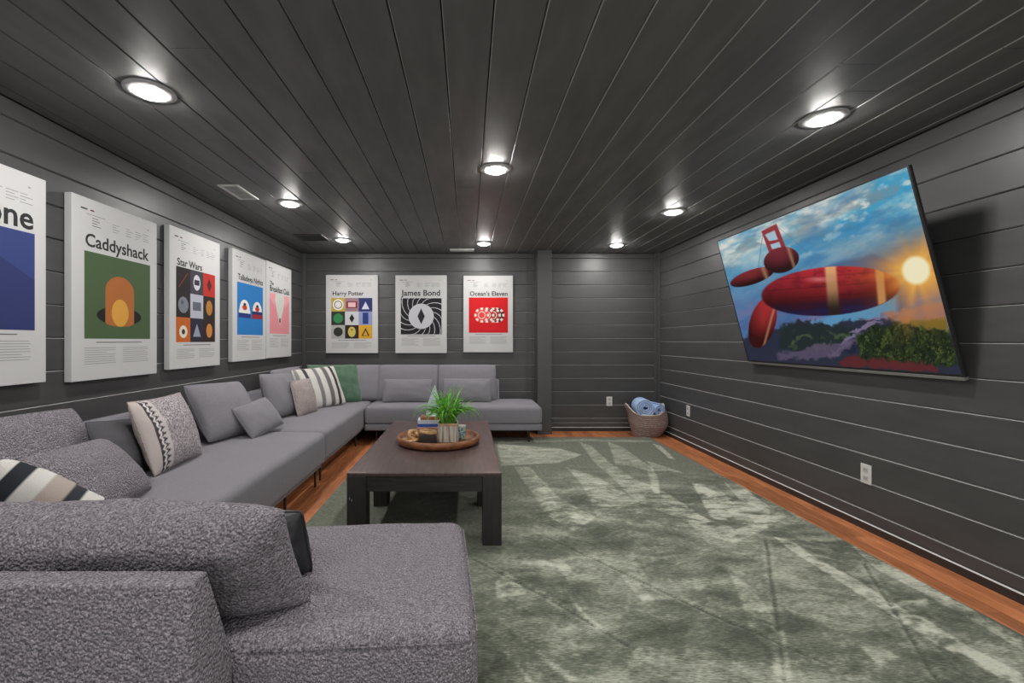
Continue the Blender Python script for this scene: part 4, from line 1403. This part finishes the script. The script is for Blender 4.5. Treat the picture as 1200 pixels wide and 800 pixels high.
# small patterned tin right of the planter
tn = thing('small_tin', 'small blue and green patterned tin just right of the planter', 'tin', (-.045, 3.38, TZ + .0145))
M['tin'] = mat('patterned_tin', rgb(70, 130, 180), .4, col2=rgb(190, 200, 150), nscale=70, contrast=(.48, .52))
bm = bmesh.new(); lathe(bm, [(.03, 0), (.031, .002), (.031, .088), (.03, .09)], 24); finish(bm, 'body', 'tin', tn, True)
bm = bmesh.new(); lathe(bm, [(.032, .0895), (.032, .100), (.03, .102)], 24); finish(bm, 'lid', 'white_plastic', tn, True)

# ------------------------------------------------------------------ basket with towels
bk = thing('wicker_basket', 'slouchy woven rope basket in the corner holding blue towels', 'basket', (2.20, 5.58, .001))


def basket():
    bm = bmesh.new()
    n = 72; rows = 60
    hb = .34
    def prof(f, a):
        # belly; slumps to the right
        r = .155 + .05 * min(1, f * 2.2) + .015 * math.sin(f * PI)
        return r
    rings = []
    for inner in (0, 1):
        fs = [k / rows for k in range(rows + 1)]
        if inner: fs = fs[::-1]
        for f in fs:
            ring = []
            for i in range(n):
                a = 2 * PI * i / n
                tip = abs(math.cos(a)) ** 6
                rim = .275 + .115 * tip
                z = f * rim
                r = prof(f, a) + (.006 * abs(math.sin(f * 15 * PI + PI * .12)) if not inner else -.012)
                r += .02 * tip * f ** 2
                sx = -.045 * (1 - f) ** 0 * 0
                x = r * math.cos(a) * 1.02 + .035 * math.sin(f * PI * .9) - .03 * f ** 2
                y = r * math.sin(a) * .9
                ring.append(bm.verts.new((x, y, max(z, .008 if inner else 0))))
            rings.append(ring)
    for k, (A, B) in enumerate(zip(rings, rings[1:])):
        for i in range(n):
            f = bm.faces.new((A[i], A[(i + 1) % n], B[(i + 1) % n], B[i]))
            if k >= rows: f.material_index = 1
            elif k % 4 == 3: f.material_index = 2
    bm.faces.new(rings[0][::-1]); bm.faces.new(rings[-1])
    bmesh.ops.recalc_face_normals(bm, faces=bm.faces[:])
    finish(bm, 'body', ['basket', 'basket_in', 'basket_groove'], bk, True)
    # rim rope
    pts = []
    for i in range(n):
        a = 2 * PI * i / n
        tip = abs(math.cos(a)) ** 6
        r = .205 + .02 * tip + .0
        pts.append((r * math.cos(a) * 1.02 + .035 * math.sin(PI * .9) - .03, r * math.sin(a) * .9, .275 + .115 * tip))
    bm = bmesh.new(); tube(bm, pts, .008, 7, True)
    finish(bm, 'rim', 'basket_in', bk, True)


basket()


def towel_roll(label, loc, rot, L, turns, r0, m):
    bm = bmesh.new()
    n = int(turns * 22)
    out = []; th = .017
    for i in range(n + 1):
        a = 2 * PI * turns * i / n
        r = r0 + (th + .0055) * a / (2 * PI)
        out.append((r, a))
    nl = 8
    def ring(rr):
        return [(r + rr) for r, a in out]
    G = []
    for (off) in (0, th):
        g = []
        for (r, a) in out:
            g.append([bm.verts.new(((r + off) * math.cos(a), L * (j / nl - .5) + .004 * mnoise.noise(Vector((a, j, off * 9))), (r + off) * math.sin(a))) for j in range(nl + 1)])
        G.append(g)
    for gi, g in enumerate(G):
        for i in range(n):
            for j in range(nl):
                f = (g[i][j], g[i + 1][j], g[i + 1][j + 1], g[i][j + 1])
                bm.faces.new(f)
    for j in (0, nl):
        for i in range(n):
            bm.faces.new((G[0][i][j], G[0][i + 1][j], G[1][i + 1][j], G[1][i][j]))
    for i in (0, n):
        for j in range(nl):
            bm.faces.new((G[0][i][j], G[0][i][j + 1], G[1][i][j + 1], G[1][i][j]))
    bmesh.ops.recalc_face_normals(bm, faces=bm.faces[:])
    o = finish(bm, 'rolled_towel', m, None, True, loc, rot)
    tag(o, label, 'towel', 'towels in the corner basket')


towel_roll('light blue rolled towel with its spiral end facing the room', (2.14, 5.53, .365), (0, -.35, -.12), .25, 3.9, .012, 'towel')
towel_roll('light blue rolled towel on the right side of the basket', (2.285, 5.57, .335), (0, .3, .25), .24, 2.3, .012, 'towel')
towel_roll('navy towel tucked behind the light blue rolls', (2.19, 5.69, .35), (0, 0, 1.5), .26, 1.9, .012, 'towel_navy')
